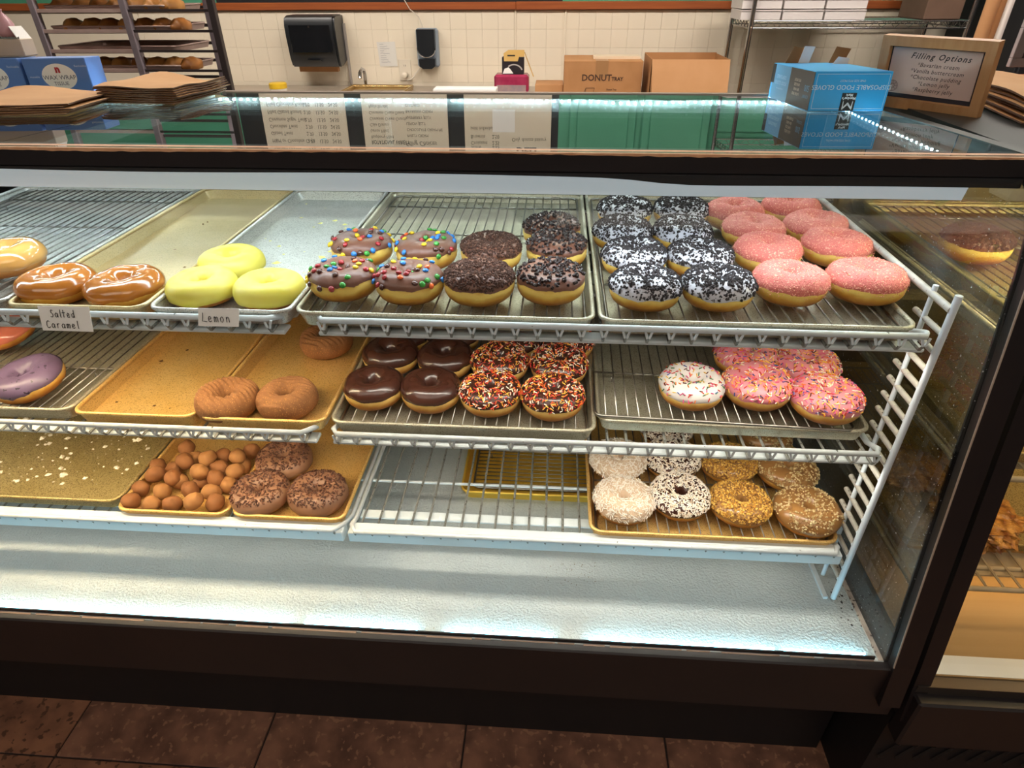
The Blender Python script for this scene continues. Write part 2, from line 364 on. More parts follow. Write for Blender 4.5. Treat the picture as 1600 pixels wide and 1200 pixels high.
HOUS = mk('housing_white', '#dce3e6', '#d0d8dc', 4, rough=.45); HOUS_GLOW = emit('glowing_housing', '#cfe2ea', .40)
MB().poly_prism([(.080, 1.272), (.092, 1.2225), (.135, 1.2225), (.150, 1.272)], 'x', CL, .955).build('glowing_housing', HOUS_GLOW, case, 30)  # light housing; its brightness is put in as weak emission
MB().poly_prism([(.080, 1.272), (.092, 1.243), (.12, 1.240), (.135, 1.272)], 'x', .957, .984).build('housing_end_piece', HOUS, case)
MB().box(CL+.02, .95, .098, .126, 1.2215, 1.2224).build('header_led_strip', LED_HEAD, case)
# rear frame with single leds, glass top, rear sliding doors
mb = MB(); mb.box(CL, CR, .692, .705, 1.236, topz(.70)-.008); mb.build('glowing_rear_frame', emit('rear_frame_glow', '#cfe6ee', .3), case)  # plain white frame; the leds' light on it is added as emission
MB().box(.962, CR-.0005, .10, .69, 1.248, topz(.69)-.009).build('end_light_frame', HOUS, case)
mb = MB(); x = -1.2
while x < .96:
    z = 1.2585-(.004*math.exp(-((x-.56)/.07)**2))
    mb.box(x-.0022, x+.0022, .687, .692, z-.0016, z+.0016); x += .0163
for i in range(33):
    y = .12+.0163*i; mb.box(.9605, .962, y-.0016, y+.0016, 1.2622, 1.2648)
for i in range(33):
    y = .12+.0163*i; mb.box(-.4225, -.421, y-.0016, y+.0016, 1.2622, 1.2648)
stuff(mb.build('led_chips', LED_CHIP, case))
MB().box(-.421, -.395, .10, .69, 1.248, 1.272).build('top_cross_bar', HOUS, case)
def topslab(a, b, y0=.042, y1=.722, t=.006):
    return MB().add([(a, y0, topz(y0)), (b, y0, topz(y0)), (b, y1, topz(y1)), (a, y1, topz(y1)), (a, y0, topz(y0)-t), (b, y0, topz(y0)-t), (b, y1, topz(y1)-t), (a, y1, topz(y1)-t)],
                    [(0, 1, 2, 3), (7, 6, 5, 4), (0, 4, 5, 1), (1, 5, 6, 2), (2, 6, 7, 3), (3, 7, 4, 0)])
topslab(CL-.03, -.409).build('top_glass', TOPGLASS, case); topslab(-.407, .99).build('top_glass', TOPGLASS, case)
MB().box(CL-.03, .99, .716, .734, topz(.72)-.03, topz(.72)+.002).build('rear_rail', mk('rear_rail_metal', '#9b8a80', rough=.4, metal=.4), case)
MB().add([(.988, .05, topz(.05)+.001), (1.008, .05, topz(.05)+.001), (1.008, .72, topz(.72)+.001), (.988, .72, topz(.72)+.001), (.988, .05, topz(.05)-.02), (1.008, .05, topz(.05)-.02), (1.008, .72, topz(.72)-.02), (.988, .72, topz(.72)-.02)],
         [(0, 1, 2, 3), (7, 6, 5, 4), (0, 4, 5, 1), (1, 5, 6, 2), (2, 6, 7, 3), (3, 7, 4, 0)]).build('top_end_rail', mk('dark_green_metal', '#2c3533', rough=.4), case)
DOORG = mk('dark_door_glass', '#0d0f10', rough=.12)
for a, b, y in ((CL, -.5, .702), (-.52, .26, .712), (.24, CR, .702)):
    MB().bbox(a, b, y, y+.008, .485, 1.236, .002).build('rear_door', DOORG, case)
# shelf standards (ladders)
def ladder(x, label=None):
    root = thing('shelf_standard', label, 'shelf bracket', (x, 0, .485), group='shelf standards of the display case')
    MB().tube([(0, 0, .004), (-.002, 0, .634)], .0052, 8).build('front_upright', WHITEROD, root, 60)
    MB().tube([(0, .056, .004), (-.002, .056, .625)], .004, 8).build('rear_upright', WHITEROD, root, 60)
    me = MB().tube([(0, .084, 0), (0, .004, 0)], .0045, 8).mesh('rung', OLDROD, 60); cap = MB().lathe([(0, -.006), (.0045, -.006), (.0052, 0), (0, 0)], 8).mesh('rung_cap', WHITEROD, 60)
    for i in range(18):
        r = put('rung', me, root, (-.001, 0, .055+.0305*i)); put('rung_cap', cap, r, (0, .004, 0), (R_(-90), 0, 0))
    MB().tube([(-.004, .56, .615), (-.004, .0, .612)], .0055, 8).build('top_bar', OLDROD, root, 60)
    MB().box(-.018, -.010, .0, .60, 0, .006).build('foot_bar', COATWIRE, root)
    return root
ladder(.945, 'white ladder-like shelf bracket at the right end of the case')
ladder(-1.012, 'white ladder-like shelf bracket towards the left end of the case')
MB().box(-.004, .008, .678, .690, .485, 1.235).build('rear_support_post', COATWIRE, case)

# ------------------------------------------------------------------ wire shelves
def wire_shelf(xa, xb, zw, label, low=False, warm=False, ledend=None):
    """zw: height the pans rest on"""
    t = thing('wire_shelf', label, 'shelf', (xa, 0, zw), group='coated wire shelves in the display case'); w_ = xb-xa; zr = .021
    if low: zr = .036
    if low: zr = .020
    MB().tube([(.0, .62, -.003), (.0, .05, -.003), (.004, .01, zr*.7), (.016, -.012, zr), (w_-.016, -.012, zr), (w_-.004, .01, zr*.7), (w_, .05, -.003), (w_, .62, -.003)], .0048, 8).build('front_rail', COATWIRE, t, 60)
    mb = MB(); n_ = int((w_-.03)/.0315); s_ = (w_-.03)/n_
    for i in range(n_+1):
        x = .015+s_*i
        mb.tube([(x, .66, -.0026), (x, .03, -.0026), (x, -.006, -.004 if not low else .004)], .0024, 5)
        if low: mb.tube([(x, -.006, .004), (x, -.012, zr)], .0024, 5)
        else: mb.tube([(x-.0055, -.012, zr-.003), (x-.0015, -.0135, zr-.0150), (x+.0015, -.0135, zr-.0150), (x+.0055, -.012, zr-.003)], .0021, 5, mi=1); mb.tube([(x, -.006, -.004), (x, -.013, zr-.0145)], .0022, 5)
    stuff(mb.build('shelf_wires', [BACKLITWIRE, COATWIRE], t, 60))
    for y in (.16, .36, .62): MB().tube([(0, y, -.007), (w_, y, -.007)], .003, 6).build('cross_rod', COATWIRE, t, 60)
    e = ledend if ledend is not None else w_
    if low:
        MB().bbox(0, e, -.009, .02, -.012, .0125, .002).build('light_channel', WHITEP, t); zl = -.0125
    else:
        MB().bbox(0, e, .004, .030, -.0150, -.0080, .002).build('light_channel', WHITEP, t); zl = -.0153
    if low: MB().bbox(.005, e-.005, .052, .074, -.011, -.0068, .001).build('rear_channel', WHITEP, t); zl = -.0112
    MB().box(.01, e-.01, .010 if not low else .056, .028 if not low else .070, zl-.0006, zl).build('led_strip', LED_LOW if low else LED_SHELFW if warm else LED_SHELF, t)
    return t
SH = [1.041, .829, .601]
wire_shelf(.034, .930, SH[0], 'right top wire shelf with the pink and cookie-crumb doughnuts')
wire_shelf(-1.0, -.018, SH[0], 'left top wire shelf with the caramel and lemon doughnuts', warm=True)
wire_shelf(.022, .928, SH[1], 'right middle wire shelf with the chocolate and sprinkle doughnuts')
wire_shelf(-1.0, -.006, SH[1], 'left middle wire shelf with the cinnamon doughnuts', warm=True)
wire_shelf(.020, .926, SH[2], 'right bottom wire shelf, half empty, coconut and nut doughnuts at its end', low=True)
wire_shelf(-1.0, .010, SH[2], 'left bottom wire shelf with the doughnut holes', low=True)

# ------------------------------------------------------------------ pans and racks
def pan_meshes(w_, d_, mat):
    mb = MB(); L_ = [rrect(w_-.024, d_-.024, .014, 0), rrect(w_-.008, d_-.008, .02, .0225), rrect(w_-.006, d_-.006, .021, .0225), rrect(w_-.0215, d_-.0215, .015, -.0012)]
    L_[0] = [(x, y, .0008) for x, y, z in L_[0]]
    for l in L_: mb.v += l
    n_ = len(L_[0])
    for a in range(3):
        for i in range(n_): j = (i+1) % n_; mb.f.append((a*n_+i, a*n_+j, (a+1)*n_+j, (a+1)*n_+i)); mb.m.append(0)
    mb.f.append(tuple(range(n_))); mb.m.append(0); mb.f.append(tuple(range(3*n_, 4*n_))[::-1]); mb.m.append(0)
    return mb.mesh('pan', mat, 40), MB().tube(rrect(w_-.008, d_-.008, .021, .0225), .0038, 7, closed=True).mesh('rim', mat, 180)
PM = {}
def pan(x0, y0, z, mat, label, half=False, rz=0):
    w_, d_ = (.2265 if half else .455), .66
    k = (half, mat.name)
    if k not in PM: PM[k] = pan_meshes(w_, d_, mat)
    t = thing('sheet_pan', label, 'tray', (x0+w_/2, y0+d_/2, z+.0014), (0, 0, rz), 'sheet pans in the display case')
    put('pan_body', PM[k][0], t); put('rim', PM[k][1], t); return t
def rack_parts(t, w_, d_, cross=False):
    MB().tube(rrect(w_, d_, .014, 0), .0026, 6, closed=True).build('rack_frame', STEELW, t, 180)
    mb = MB()
    if not cross:
        n_ = int(w_/.0185)
        for i in range(1, n_): x = -w_/2+w_*i/n_; mb.tube([(x, -d_/2, .0012), (x, d_/2, .0012)], .0014, 5)
    else:
        n_ = int(d_/.0135)
        for i in range(1, n_): y = -d_/2+d_*i/n_; mb.tube([(-w_/2, y, .0012), (w_/2, y, .0012)], .0013, 5)
        mb.tube([(-w_/6, -d_/2, .001), (-w_/6, d_/2, .001)], .0016, 5); mb.tube([(w_/6, -d_/2, .001), (w_/6, d_/2, .001)], .0016, 5)
    for sx in (-1, 1):
        for sy in (-1, 1): mb.tube([(sx*w_*.42, sy*d_*.3, 0), (sx*w_*.42, sy*d_*.3, -.0105)], .002, 5)
    stuff(mb.build('rack_wires', STEELW, t, 180))
    for y in (-.17*d_/.63, .06*d_/.63, .24*d_/.63):
        MB().tube([(-w_/2, y, -.002), (w_/2, y, -.002)], .0019, 5).build('cross_bar', STEELW, t, 180)
def rack(x, y, z, label, w_=.425, d_=.632, rot=(0, 0, 0), cross=False):
    t = thing('cooling_rack', label, 'rack', (x, y, z), rot, 'cooling racks in the pans'); rack_parts(t, w_, d_, cross); return t
s1, s2, s3 = SH
pan(-.918, .005, s1, ALU2, 'aluminium pan with the glazed doughnut at the far left of the top shelf')
pan(-.459, .0, s1, TANPAN, 'narrow tan metal pan holding the two caramel doughnuts', True)
pan(-.2295, .0, s1, ALU2, 'narrow grey metal pan holding the three lemon doughnuts', True)
pan(0, 0, s1, ALU, 'wide aluminium pan holding the candy-topped and chocolate doughnuts')
pan(.458, 0, s1, ALU, 'wide aluminium pan holding the black-and-white and pink doughnuts')
rack(-.69, .335, s1+.0145, 'cooling rack under the glazed doughnut, top shelf far left')
rack(.2275, .33, s1+.0145, 'cooling rack under the candy-topped doughnuts'); rack(.6855, .33, s1+.0145, 'cooling rack under the pink doughnuts on the top shelf')
pan(-.902, .018, s2, ALU, 'aluminium pan with the purple doughnut at the left of the middle shelf')
pan(-.445, .012, s2, GOLD, 'narrow empty gold pan with a few crumbs on the middle shelf', True)
pan(-.2155, .010, s2, GOLD, 'narrow gold pan holding the three cinnamon doughnuts', True)
pan(.016, .012, s2, ALU, 'wide aluminium pan holding the chocolate-iced and sprinkled doughnuts')
pan(.476, .042, s2, ALU, 'wide aluminium pan under the pink sprinkle doughnuts on the middle shelf', rz=R_(-.8))
rack(-.675, .35, s2+.0145, 'cooling rack under the purple doughnut'); rack(.2435, .342, s2+.0145, 'cooling rack under the chocolate-iced doughnuts')
rack(.690, .362, s2+.0285, 'crooked cooling rack lying on the rim under the pink sprinkle doughnuts', .43, .632, (R_(-.2), R_(.9), R_(-1.2)))
pan(-.905, .03, s3, OLIVEPAN, 'wide olive gold pan strewn with white sugar lumps on the bottom shelf')
pan(-.445, .008, s3, GOLD, 'narrow gold pan filled with doughnut holes', True)
pan(-.2155, .008, s3, GOLD, 'narrow gold pan holding the three chocolate crumb doughnuts', True)
pan(.472, .008, s3, GOLD, 'gold pan holding the coconut and nut doughnuts on the bottom shelf')
rack(.6995, .338, s3+.0145, 'cooling rack under the coconut and nut doughnuts')
pan(.195, .225, .485, YELLOWPAN, 'yellow gold pan lying on the white case floor beneath the empty shelf')
rack(.4225, .555, .4995, 'fine cooling rack lying in the yellow pan on the case floor', .40, .60, cross=True)

# ================================================================== DOUGHNUTS
def donut_P(R, a, h, seed, ridges=0):
    """surface of one ring doughnut: (theta, phi, offset) -> point, base on z = 0"""
    o1, o2 = seed*7.31, seed*3.17
    def P(th, ph, off=0.):
        c, s_ = math.cos(ph), math.sin(ph); ct, st = math.cos(th), math.sin(th)
        n1 = noise.noise((ct*1.1+o1, st*1.1, o2)); n2 = noise.noise((ct*2.4, st*2.4+o2, c*1.3+o1)); n3 = noise.noise((ct*1.6+o2, st*1.6+5, s_*1.5))
        cc = math.copysign(abs(c)**.9, c)
        r = R*(1+.04*n1)+(a*(1+.05*n2)+off)*cc
        z = h/2*(1+.04*n3)+(h/2*(1+.05*n3)+off)*(s_ if s_ > 0 else -abs(s_)**.92)
        if z < 0: z = 0
        r = max(r, .0012+.0004*abs(c))
        x, y = r*ct, r*st
        if ridges and s_ > -.3:
            z += .0019*math.sin((y*math.cos(ridges)+x*math.sin(ridges))*2*math.pi/.0085+6*n1)*min(1, s_+.3)
        return Vector((x, y, z))
    return P
def dough_mesh(P, nt=44, npz=20):
    mb = MB()
    for i in range(nt):
        for j in range(npz): mb.v.append(tuple(P(2*math.pi*i/nt, 2*math.pi*j/npz)))
    for i in range(nt):
        for j in range(npz):
            i2, j2 = (i+1) % nt, (j+1) % npz; mb.f.append((i*npz+j, i2*npz+j, i2*npz+j2, i*npz+j2)); mb.m.append(0)
    return mb
def icing_mesh(P, seed, ph0, th_=.0019, wav=9, nt=52, nj=16, drip=.0):
    mb = MB(); rows = nj+1
    for i in range(nt):
        t = 2*math.pi*i/nt
        k = noise.noise((math.cos(t)*2.0+seed, math.sin(t)*2.0, 3.3))+.5*noise.noise((math.cos(t)*5+seed, math.sin(t)*5, 1.3))
        a = R_(ph0+wav*k-(drip*max(0, noise.noise((math.cos(t)*3.5, math.sin(t)*3.5, seed+9))-.2)*60)); b = R_(205+6*k)
        for j in range(rows):
            u = j/nj; u2 = u*u*(3-2*u)*.25+u*.75
            off = th_*min(1, (u/.07)**.5 if u > 0 else 0)*(1+.25*noise.noise((math.cos(t)*4, math.sin(t)*4, u*5+seed)))
            off = off if j else -.0004
            mb.v.append(tuple(P(t, a+(b-a)*u2, off)))
    for i in range(nt):
        for j in range(nj):
            i2 = (i+1) % nt; mb.f.append((i*rows+j, i2*rows+j, i2*rows+j+1, i*rows+j+1)); mb.m.append(0)
    return mb
def frame_at(P, th, ph, off, rng, tilt=.35):
    e = .02; p = P(th, ph, off); n = (P(th+e, ph, off)-P(th-e, ph, off)).cross(P(th, ph+e, off)-P(th, ph-e, off))
    if n.length < 1e-12: n = Vector((0, 0, 1))
    n.normalize()
    if n.dot(Vector((math.cos(th)*math.cos(ph), math.sin(th)*math.cos(ph), math.sin(ph)))) < 0: n = -n
    n = (n+Vector((rng.uniform(-1, 1), rng.uniform(-1, 1), rng.uniform(-1, 1)))*tilt).normalized()
    q = n.to_track_quat('Z', 'Y').to_matrix().to_4x4() @ Matrix.Rotation(rng.uniform(0, 6.283), 4, 'Z')
    return Matrix.Translation(p) @ q, n
def crumb(mb, M, r, rng, mi=0, flat=.7):
    vs_ = [(r*rng.uniform(.6, 1.2), 0, r*rng.uniform(-.2, .2)), (0, r*rng.uniform(.6, 1.2), r*rng.uniform(-.2, .2)), (-r*rng.uniform(.6, 1.2), 0, 0), (0, -r*rng.uniform(.6, 1.2), 0), (0, 0, r*flat*rng.uniform(.6, 1.3)), (0, 0, -r*flat*.8)]
    mb.add(vs_, [(0, 1, 4), (1, 2, 4), (2, 3, 4), (3, 0, 4), (1, 0, 5), (2, 1, 5), (3, 2, 5), (0, 3, 5)], mi, M)
def sprinkle(mb, M, l, r, mi):
    vs_ = []; 
    for x, k in ((-l/2, .55), (-l/2+r*.6, 1), (l/2-r*.6, 1), (l/2, .55)):
        for q in range(5): a = q*1.2566; vs_.append((x, math.cos(a)*r*k, math.sin(a)*r*k+r*.6))
    fs = [(i*5+q, i*5+(q+1) % 5, i*5+5+(q+1) % 5, i*5+5+q) for i in range(3) for q in range(5)]+[(4, 3, 2, 1, 0), (15, 16, 17, 18, 19)]
    mb.add(vs_, fs, mi, M)
def shred(mb, M, l, w_, rng, mi=0):
    b = rng.uniform(-.3, .3)*l; c = rng.uniform(0, .5)*l*.4; t = w_*.4
    vs_ = []
    for x, y, z in ((-l/2, 0, c), (0, b*.5, .0006), (l/2, 0, c*rng.uniform(0, 1.6))):
        vs_ += [(x, y-w_/2, z), (x, y+w_/2, z), (x, y, z+t)]
    fs = [(0, 2, 1), (6, 7, 8)]
    for i in (0, 3): fs += [(i, i+3, i+5, i+2), (i+2, i+5, i+4, i+1), (i+1, i+4, i+3, i)]
    mb.add(vs_, fs, mi, M)
def chip(mb, M, r, mi=0):
    vs_ = [(r*math.cos(a*1.0472), r*math.sin(a*1.0472), -.0005) for a in range(6)]+[(r*.7*math.cos(a*1.0472), r*.7*math.sin(a*1.0472), r*.75) for a in range(6)]+[(0, 0, r*1.5)]
    mb.add(vs_, [(i, (i+1) % 6, 6+(i+1) % 6, 6+i) for i in range(6)]+[(6+i, 6+(i+1) % 6, 12) for i in range(6)], mi, M)

D_YEAST = doughmat('yeast_dough', '#9a5a1c', '#e4bd6c', '#c08432', .048); D_YELLOW = doughmat('yellow_dough', '#a4661f', '#eac868', '#cc9436', .048)
D_CAKE = mk('cinnamon_cake', '#8f623a', '#7a4f2c', 45, rough=.85, bump=.6, bscale=700, bdist=.001, speck=('#b07c46', 420, .62))
D_GLAZED = doughmat('glazed_dough', '#b06c26', '#dca55a', '#c98a3c')
SPRK = [mk('sprinkle_'+n, c, rough=.4) for n, c in (('white', '#f2e6d6'), ('yellow', '#f0bc4a'), ('orange', '#e8762c'), ('red', '#c8332a'), ('pink', '#e2558c'), ('brown', '#5a2a20'), ('blue', '#3f4f94'), ('green', '#3f7a4a'))]
I_CHOC = mk('chocolate_icing', '#3a1f17', '#4a2a1f', 20, rough=.27, coat=.25, bump=.35, bscale=70, bdist=.0015)
I_MILK = mk('milk_chocolate_icing', '#6b4334', '#7a4f3c', 24, rough=.42, coat=.06, bump=.5, bscale=80, bdist=.0018)
I_FUDGE = mk('fudge_icing', '#7e5a45', '#8d6850', 24, rough=.42, bump=.15, bscale=110)
I_CARA = mk('caramel_glaze', '#a35f22', '#b8722c', 18, rough=.18, coat=.6, bump=.15, bscale=60)
I_GLAZE = mk('clear_glaze', '#c98e46', '#dba861', 18, rough=.12, coat=.8)
I_LEMON = mk('lemon_glaze', '#d8c83e', '#e0d466', 22, rough=.42, sss=.1)
I_WHITE = mk('white_icing', '#d8d6dc', '#c8c6d0', 30, rough=.35, speck=('#2b2527', 150, .62))
I_WHITE2 = mk('vanilla_icing', '#d9d3cf', '#cfc7c2', 30, rough=.35)
I_PINK = mk('pink_crumb_icing', '#d9796c', '#cb665e', 60, rough=.7, bump=.7, bscale=620, bdist=.0012, speck=('#f4b79c', 330, .6))
I_PINK2 = mk('strawberry_icing', '#dc8c94', '#d27c87', 24, rough=.36)
I_PGLZ = mk('pink_glaze', '#c9695a', '#d87f6a', 18, rough=.14, coat=.7)
I_PURP = mk('blueberry_icing', '#57455c', '#6c5a78', 16, rough=.4, speck=('#2a1f30', 130, .66))
I_COCO = mk('coconut_base_icing', '#d8bfa4', '#c9a888', 24, rough=.45)
I_MAPLE = mk('maple_icing', '#8d6236', '#a0733f', 24, rough=.3, coat=.2)
OREO = [mk('cookie_crumb', '#231c1c', '#30282a', 60, rough=.9), mk('cookie_crumb_grey', '#4a4142', rough=.9)]
CRUMBB = [mk('chocolate_crumb', '#3d2419', '#4c2f22', 60, rough=.9), mk('chocolate_crumb_light', '#5e3d2e', rough=.9)]
CURL = [mk('chocolate_flake', '#4a2a1e', rough=.6), mk('chocolate_flake_light', '#6e4632', rough=.6)]
CHIPM = mk('chocolate_chip', '#2c1a17', rough=.35)
SUG = [mk('pink_sugar', '#e4917f', rough=.6), mk('pale_crumb', '#ecb892', rough=.6), mk('deep_pink_sugar', '#d87468', rough=.6)]
COCO = [mk('coconut_shred', '#efe4d6', rough=.6), mk('coconut_shred_tan', '#d8c0a2', rough=.6)]
NUT = [mk('golden_nut', '#b8842c', rough=.6), mk('golden_nut_light', '#d8ae55', rough=.6), mk('nut_brown', '#7a4c1e', rough=.6)]
PEANUT = [mk('peanut_piece', '#b59a68', rough=.6), mk('peanut_piece_light', '#d2bd90', rough=.6), mk('peanut_piece_brown', '#8a5f34', rough=.6)]
CANDY = [mk('candy_'+n, c, rough=.18, coat=.4) for n, c in (('blue', '#2f7fd0'), ('green', '#3f9a3c'), ('yellow', '#f2d02e'), ('orange', '#ee6a34'), ('red', '#a3252c'), ('brown', '#4f2a22'))]
mb = MB(); mb.lathe([(0, -.0029), (.0033, -.0022), (.0052, 0), (.0033, .0022), (0, .0029)], 10)
CANDYM = [mb.mesh('candy', c, 180) for c in CANDY]

# kind: R, a, h, dough, icing (or None), lower edge of the icing in degrees, topping
KINDS = {
 'glazed': (.033, .0225, .042, D_GLAZED, I_GLAZE, -20, None), 'caramel': (.0335, .0225, .041, D_YELLOW, I_CARA, -8, None), 'lemon': (.033, .0225, .041, D_YEAST, I_LEMON, -28, None),
 'candy': (.0295, .0255, .049, D_YELLOW, I_MILK, 14, 'candy'), 'crumb': (.0300, .0258, .049, D_YELLOW, I_MILK, 12, 'crumb'), 'chip': (.0300, .0255, .049, D_YELLOW, I_MILK, 13, 'chip'),
 'oreo': (.0300, .0255, .048, D_YELLOW, I_WHITE, 0, 'oreo'), 'pink': (.0310, .0255, .048, D_YELLOW, I_PINK, 4, 'sugar'), 'purple': (.033, .0235, .042, D_YEAST, I_PURP, 4, None), 'pinkglaze': (.033, .0235, .042, D_YEAST, I_PGLZ, -6, None),
 'cinnamon': (.0335, .0220, .046, D_CAKE, None, 0, None), 'chocolate': (.0330, .0220, .050, D_YEAST, I_CHOC, 4, None), 'chocsprinkle': (.0330, .0225, .049, D_YEAST, I_CHOC, 2, 'dense'),
 'whitesprinkle': (.0325, .0235, .047, D_YEAST, I_WHITE2, 2, 'sparse'), 'pinksprinkle': (.0315, .0245, .048, D_YEAST, I_PINK2, 0, 'dense2'),
 'flake': (.0320, .0235, .045, D_YEAST, I_FUDGE, -22, 'flake'), 'coconut': (.0330, .0230, .043, D_YEAST, I_COCO, -12, 'coconut'), 'chococonut': (.0335, .0225, .043, D_YEAST, I_CHOC, -10, 'coconut2'),
 'nut': (.0335, .0230, .042, D_YEAST, I_MAPLE, -10, 'nut'), 'peanut': (.0325, .0240, .042, D_YEAST, I_MAPLE, -8, 'peanut')}
PROTO = {}
def donut_meshes(kind, var):
    k = (kind, var)
    if k in PROTO: return PROTO[k]
    R, a, h, dm, im, ph0, top_ = KINDS[kind]; seed = sum(ord(c) for c in kind)*.37+var*5.7; rng = random.Random(int(seed*100))
    P = donut_P(R, a, h, seed, ridges=(.25+var*.4 if kind == 'cinnamon' else 0)); out = [('dough', (dough_mesh(P, 110, 52) if kind == 'cinnamon' else dough_mesh(P)).mesh('dough', dm, 180), None)]
    if im:
        out.append(('icing', icing_mesh(P, seed, ph0, drip=(.35 if kind in ('purple', 'pinksprinkle', 'lemon') else 0.)).mesh('icing', im, 180), None))
    off = .0024; mb = MB(); cand = []
    def ang(lo=20, hi=175):
        for _ in range(50):
            th, ph = rng.uniform(0, 6.283), R_(rng.uniform(lo, hi)); r = R+a*math.cos(ph)
            if rng.random() < r/(R+a): return th, ph
        return th, ph
    if top_ == 'candy':
        pts = []
        for _ in range(400):
            th, ph = ang(12, 170); p = P(th, ph, off)
            if all((p-q).length > .0094 for q in pts):
                pts.append(p); M, n_ = frame_at(P, th, ph, off+.0010, rng, .25); cand.append((rng.randrange(6), M))
            if len(pts) >= 37: break
    elif top_ in ('crumb', 'oreo'):
        for _ in range(2100 if top_ == 'crumb' else 2500):
            th, ph = ang(8 if top_ == 'oreo' else 22, 178); cl = noise.noise((math.cos(th)*2.6+seed, math.sin(th)*2.6, ph*1.6))
            if top_ == 'oreo' and cl < -.05 and rng.random() < .6: continue
            if top_ == 'oreo' and ph < .8 and rng.random() < .45: continue
            M, n_ = frame_at(P, th, ph, off, rng, .5); crumb(mb, M, .0010+.0028*rng.random()**1.6, rng, int(rng.random() < .18))
    elif top_ == 'chip':
        for _ in range(330):
            th, ph = ang(30, 172); M, n_ = frame_at(P, th, ph, off, rng, .7); chip(mb, M, rng.uniform(.0023, .0033))
    elif top_ == 'sugar':
        for _ in range(900):
            th, ph = ang(-4, 178); M, n_ = frame_at(P, th, ph, off, rng, .4); crumb(mb, M, rng.uniform(.0006, .0013)*(2.0 if rng.random() < .02 else 1), rng, rng.choice((0, 0, 0, 1, 2)))
    elif top_ in ('dense', 'dense2', 'sparse'):
        nS = {'dense': 600, 'dense2': 470, 'sparse': 190}[top_]; pal = {'dense': (0, 1, 2, 3, 3, 3, 2, 0, 5, 5, 1), 'dense2': (0, 1, 2, 2, 0, 1, 3, 4, 4, 6, 5, 1), 'sparse': (4, 3, 2, 6, 7, 1, 5)}[top_]
        for _ in range(nS):
            th, ph = ang(10, 146); M, n_ = frame_at(P, th, ph, off, rng, .22); sprinkle(mb, M, rng.uniform(.0055, .0075), .00092, rng.choice(pal))
    elif top_ == 'flake':
        for _ in range(560):
            th, ph = ang(35, 150); M, n_ = frame_at(P, th, ph, off, rng, .8)
            if rng.random() < .6: crumb(mb, M, rng.uniform(.0018, .0042), rng, int(rng.random() < .4), .5)
            else: shred(mb, M, rng.uniform(.004, .008), .0022, rng, int(rng.random() < .4))
    elif top_ in ('coconut', 'coconut2'):
        for _ in range(1000 if top_ == 'coconut' else 1500):
            th, ph = ang(2 if top_ == 'coconut' else 12, 138); M, n_ = frame_at(P, th, ph, off+.0004, rng, .5); shred(mb, M, rng.uniform(.005, .012) if top_ == 'coconut' else rng.uniform(.004, .008), rng.uniform(.0013, .0022), rng, int(rng.random() < .3))
    elif top_ in ('nut', 'peanut'):
        for _ in range(1900 if top_ == 'nut' else 1150):
            th, ph = ang(8, 145)
            if top_ == 'peanut' and noise.noise((math.cos(th)*2+seed, math.sin(th)*2, ph)) < -.25: continue
            M, n_ = frame_at(P, th, ph, off, rng, .6); crumb(mb, M, rng.uniform(.0012, .0030), rng, rng.choice((0, 0, 1, 1, 2)), .8)
    mats = {'crumb': CRUMBB, 'oreo': OREO, 'chip': [CHIPM], 'sugar': SUG, 'dense': SPRK, 'dense2': SPRK, 'sparse': SPRK, 'flake': CURL, 'coconut': COCO, 'coconut2': COCO, 'nut': NUT, 'peanut': PEANUT}
    names = {'crumb': 'crumbs', 'oreo': 'cookie_crumbs', 'chip': 'chocolate_chips', 'sugar': 'sugar_crumbs', 'dense': 'sprinkles', 'dense2': 'sprinkles', 'sparse': 'sprinkles', 'flake': 'chocolate_flakes', 'coconut': 'coconut_shreds', 'coconut2': 'coconut_shreds', 'nut': 'chopped_nuts', 'peanut': 'chopped_nuts'}
    if mb.v: out.append((names[top_], mb.mesh(names[top_], mats[top_]), 'stuff'))
    PROTO[k] = (out, cand); return PROTO[k]
DN = random.Random(77)
def donut(u, v, zbase, kind, label, group, var=0, dia=1.0, tilt=(0, 0), rz=None):
    """seen at pixel (u, v) and standing on the surface at zbase"""
    h = KINDS[kind][2]; p = at(u, v, 'z', zbase+h*.5)
    parts, cand = donut_meshes(kind, var)
    rz = DN.uniform(0, 6.283) if rz is None else rz
    if kind == 'cinnamon': rz = DN.uniform(-.5, .5)
    tx, ty = (R_(tilt[0]+DN.uniform(-1.5, 1.5)), R_(tilt[1]+DN.uniform(-1.5, 1.5))); rad = (KINDS[kind][0]+KINDS[kind][1])*dia*.55
    e = Matrix.Rotation(tx, 4, 'X') @ Matrix.Rotation(ty, 4, 'Y') @ Matrix.Rotation(rz, 4, 'Z')
    t = thing('doughnut', label, 'doughnut', (p.x, p.y, zbase+rad*(abs(math.sin(tx))+abs(math.sin(ty)))*.8), e.to_euler(), group); t.scale = (dia, dia, dia)
    ic = t
    for nm, me, kd in parts:                                  # thing > dough, icing > topping
        o = put(nm, me, ic if kd else t)
        if kd: o['kind'] = kd
        if nm == 'icing': ic = o
    for ci, M in cand:
        o = put('candy', CANDYM[(ci+var) % 6], ic); o.matrix_local = M
    return t
zr1, zf1 = s1+.0175, s1+.003
zr2, zf2 = s2+.0175, s2+.003
zr3, zf3 = s3+.0175, s3+.003
donut(10, 405, zr1, 'glazed', 'glazed tan doughnut cut by the left edge, top shelf', None, dia=1.08)
g = 'caramel doughnuts on the top shelf'
donut(90, 446, zf1, 'caramel', 'left caramel-glazed doughnut above the salted caramel card', g, 0, 1.03); donut(197, 450, zf1, 'caramel', 'right caramel-glazed doughnut, beside the lemon pan', g, 1, 1.05)
g = 'lemon doughnuts on the top shelf'
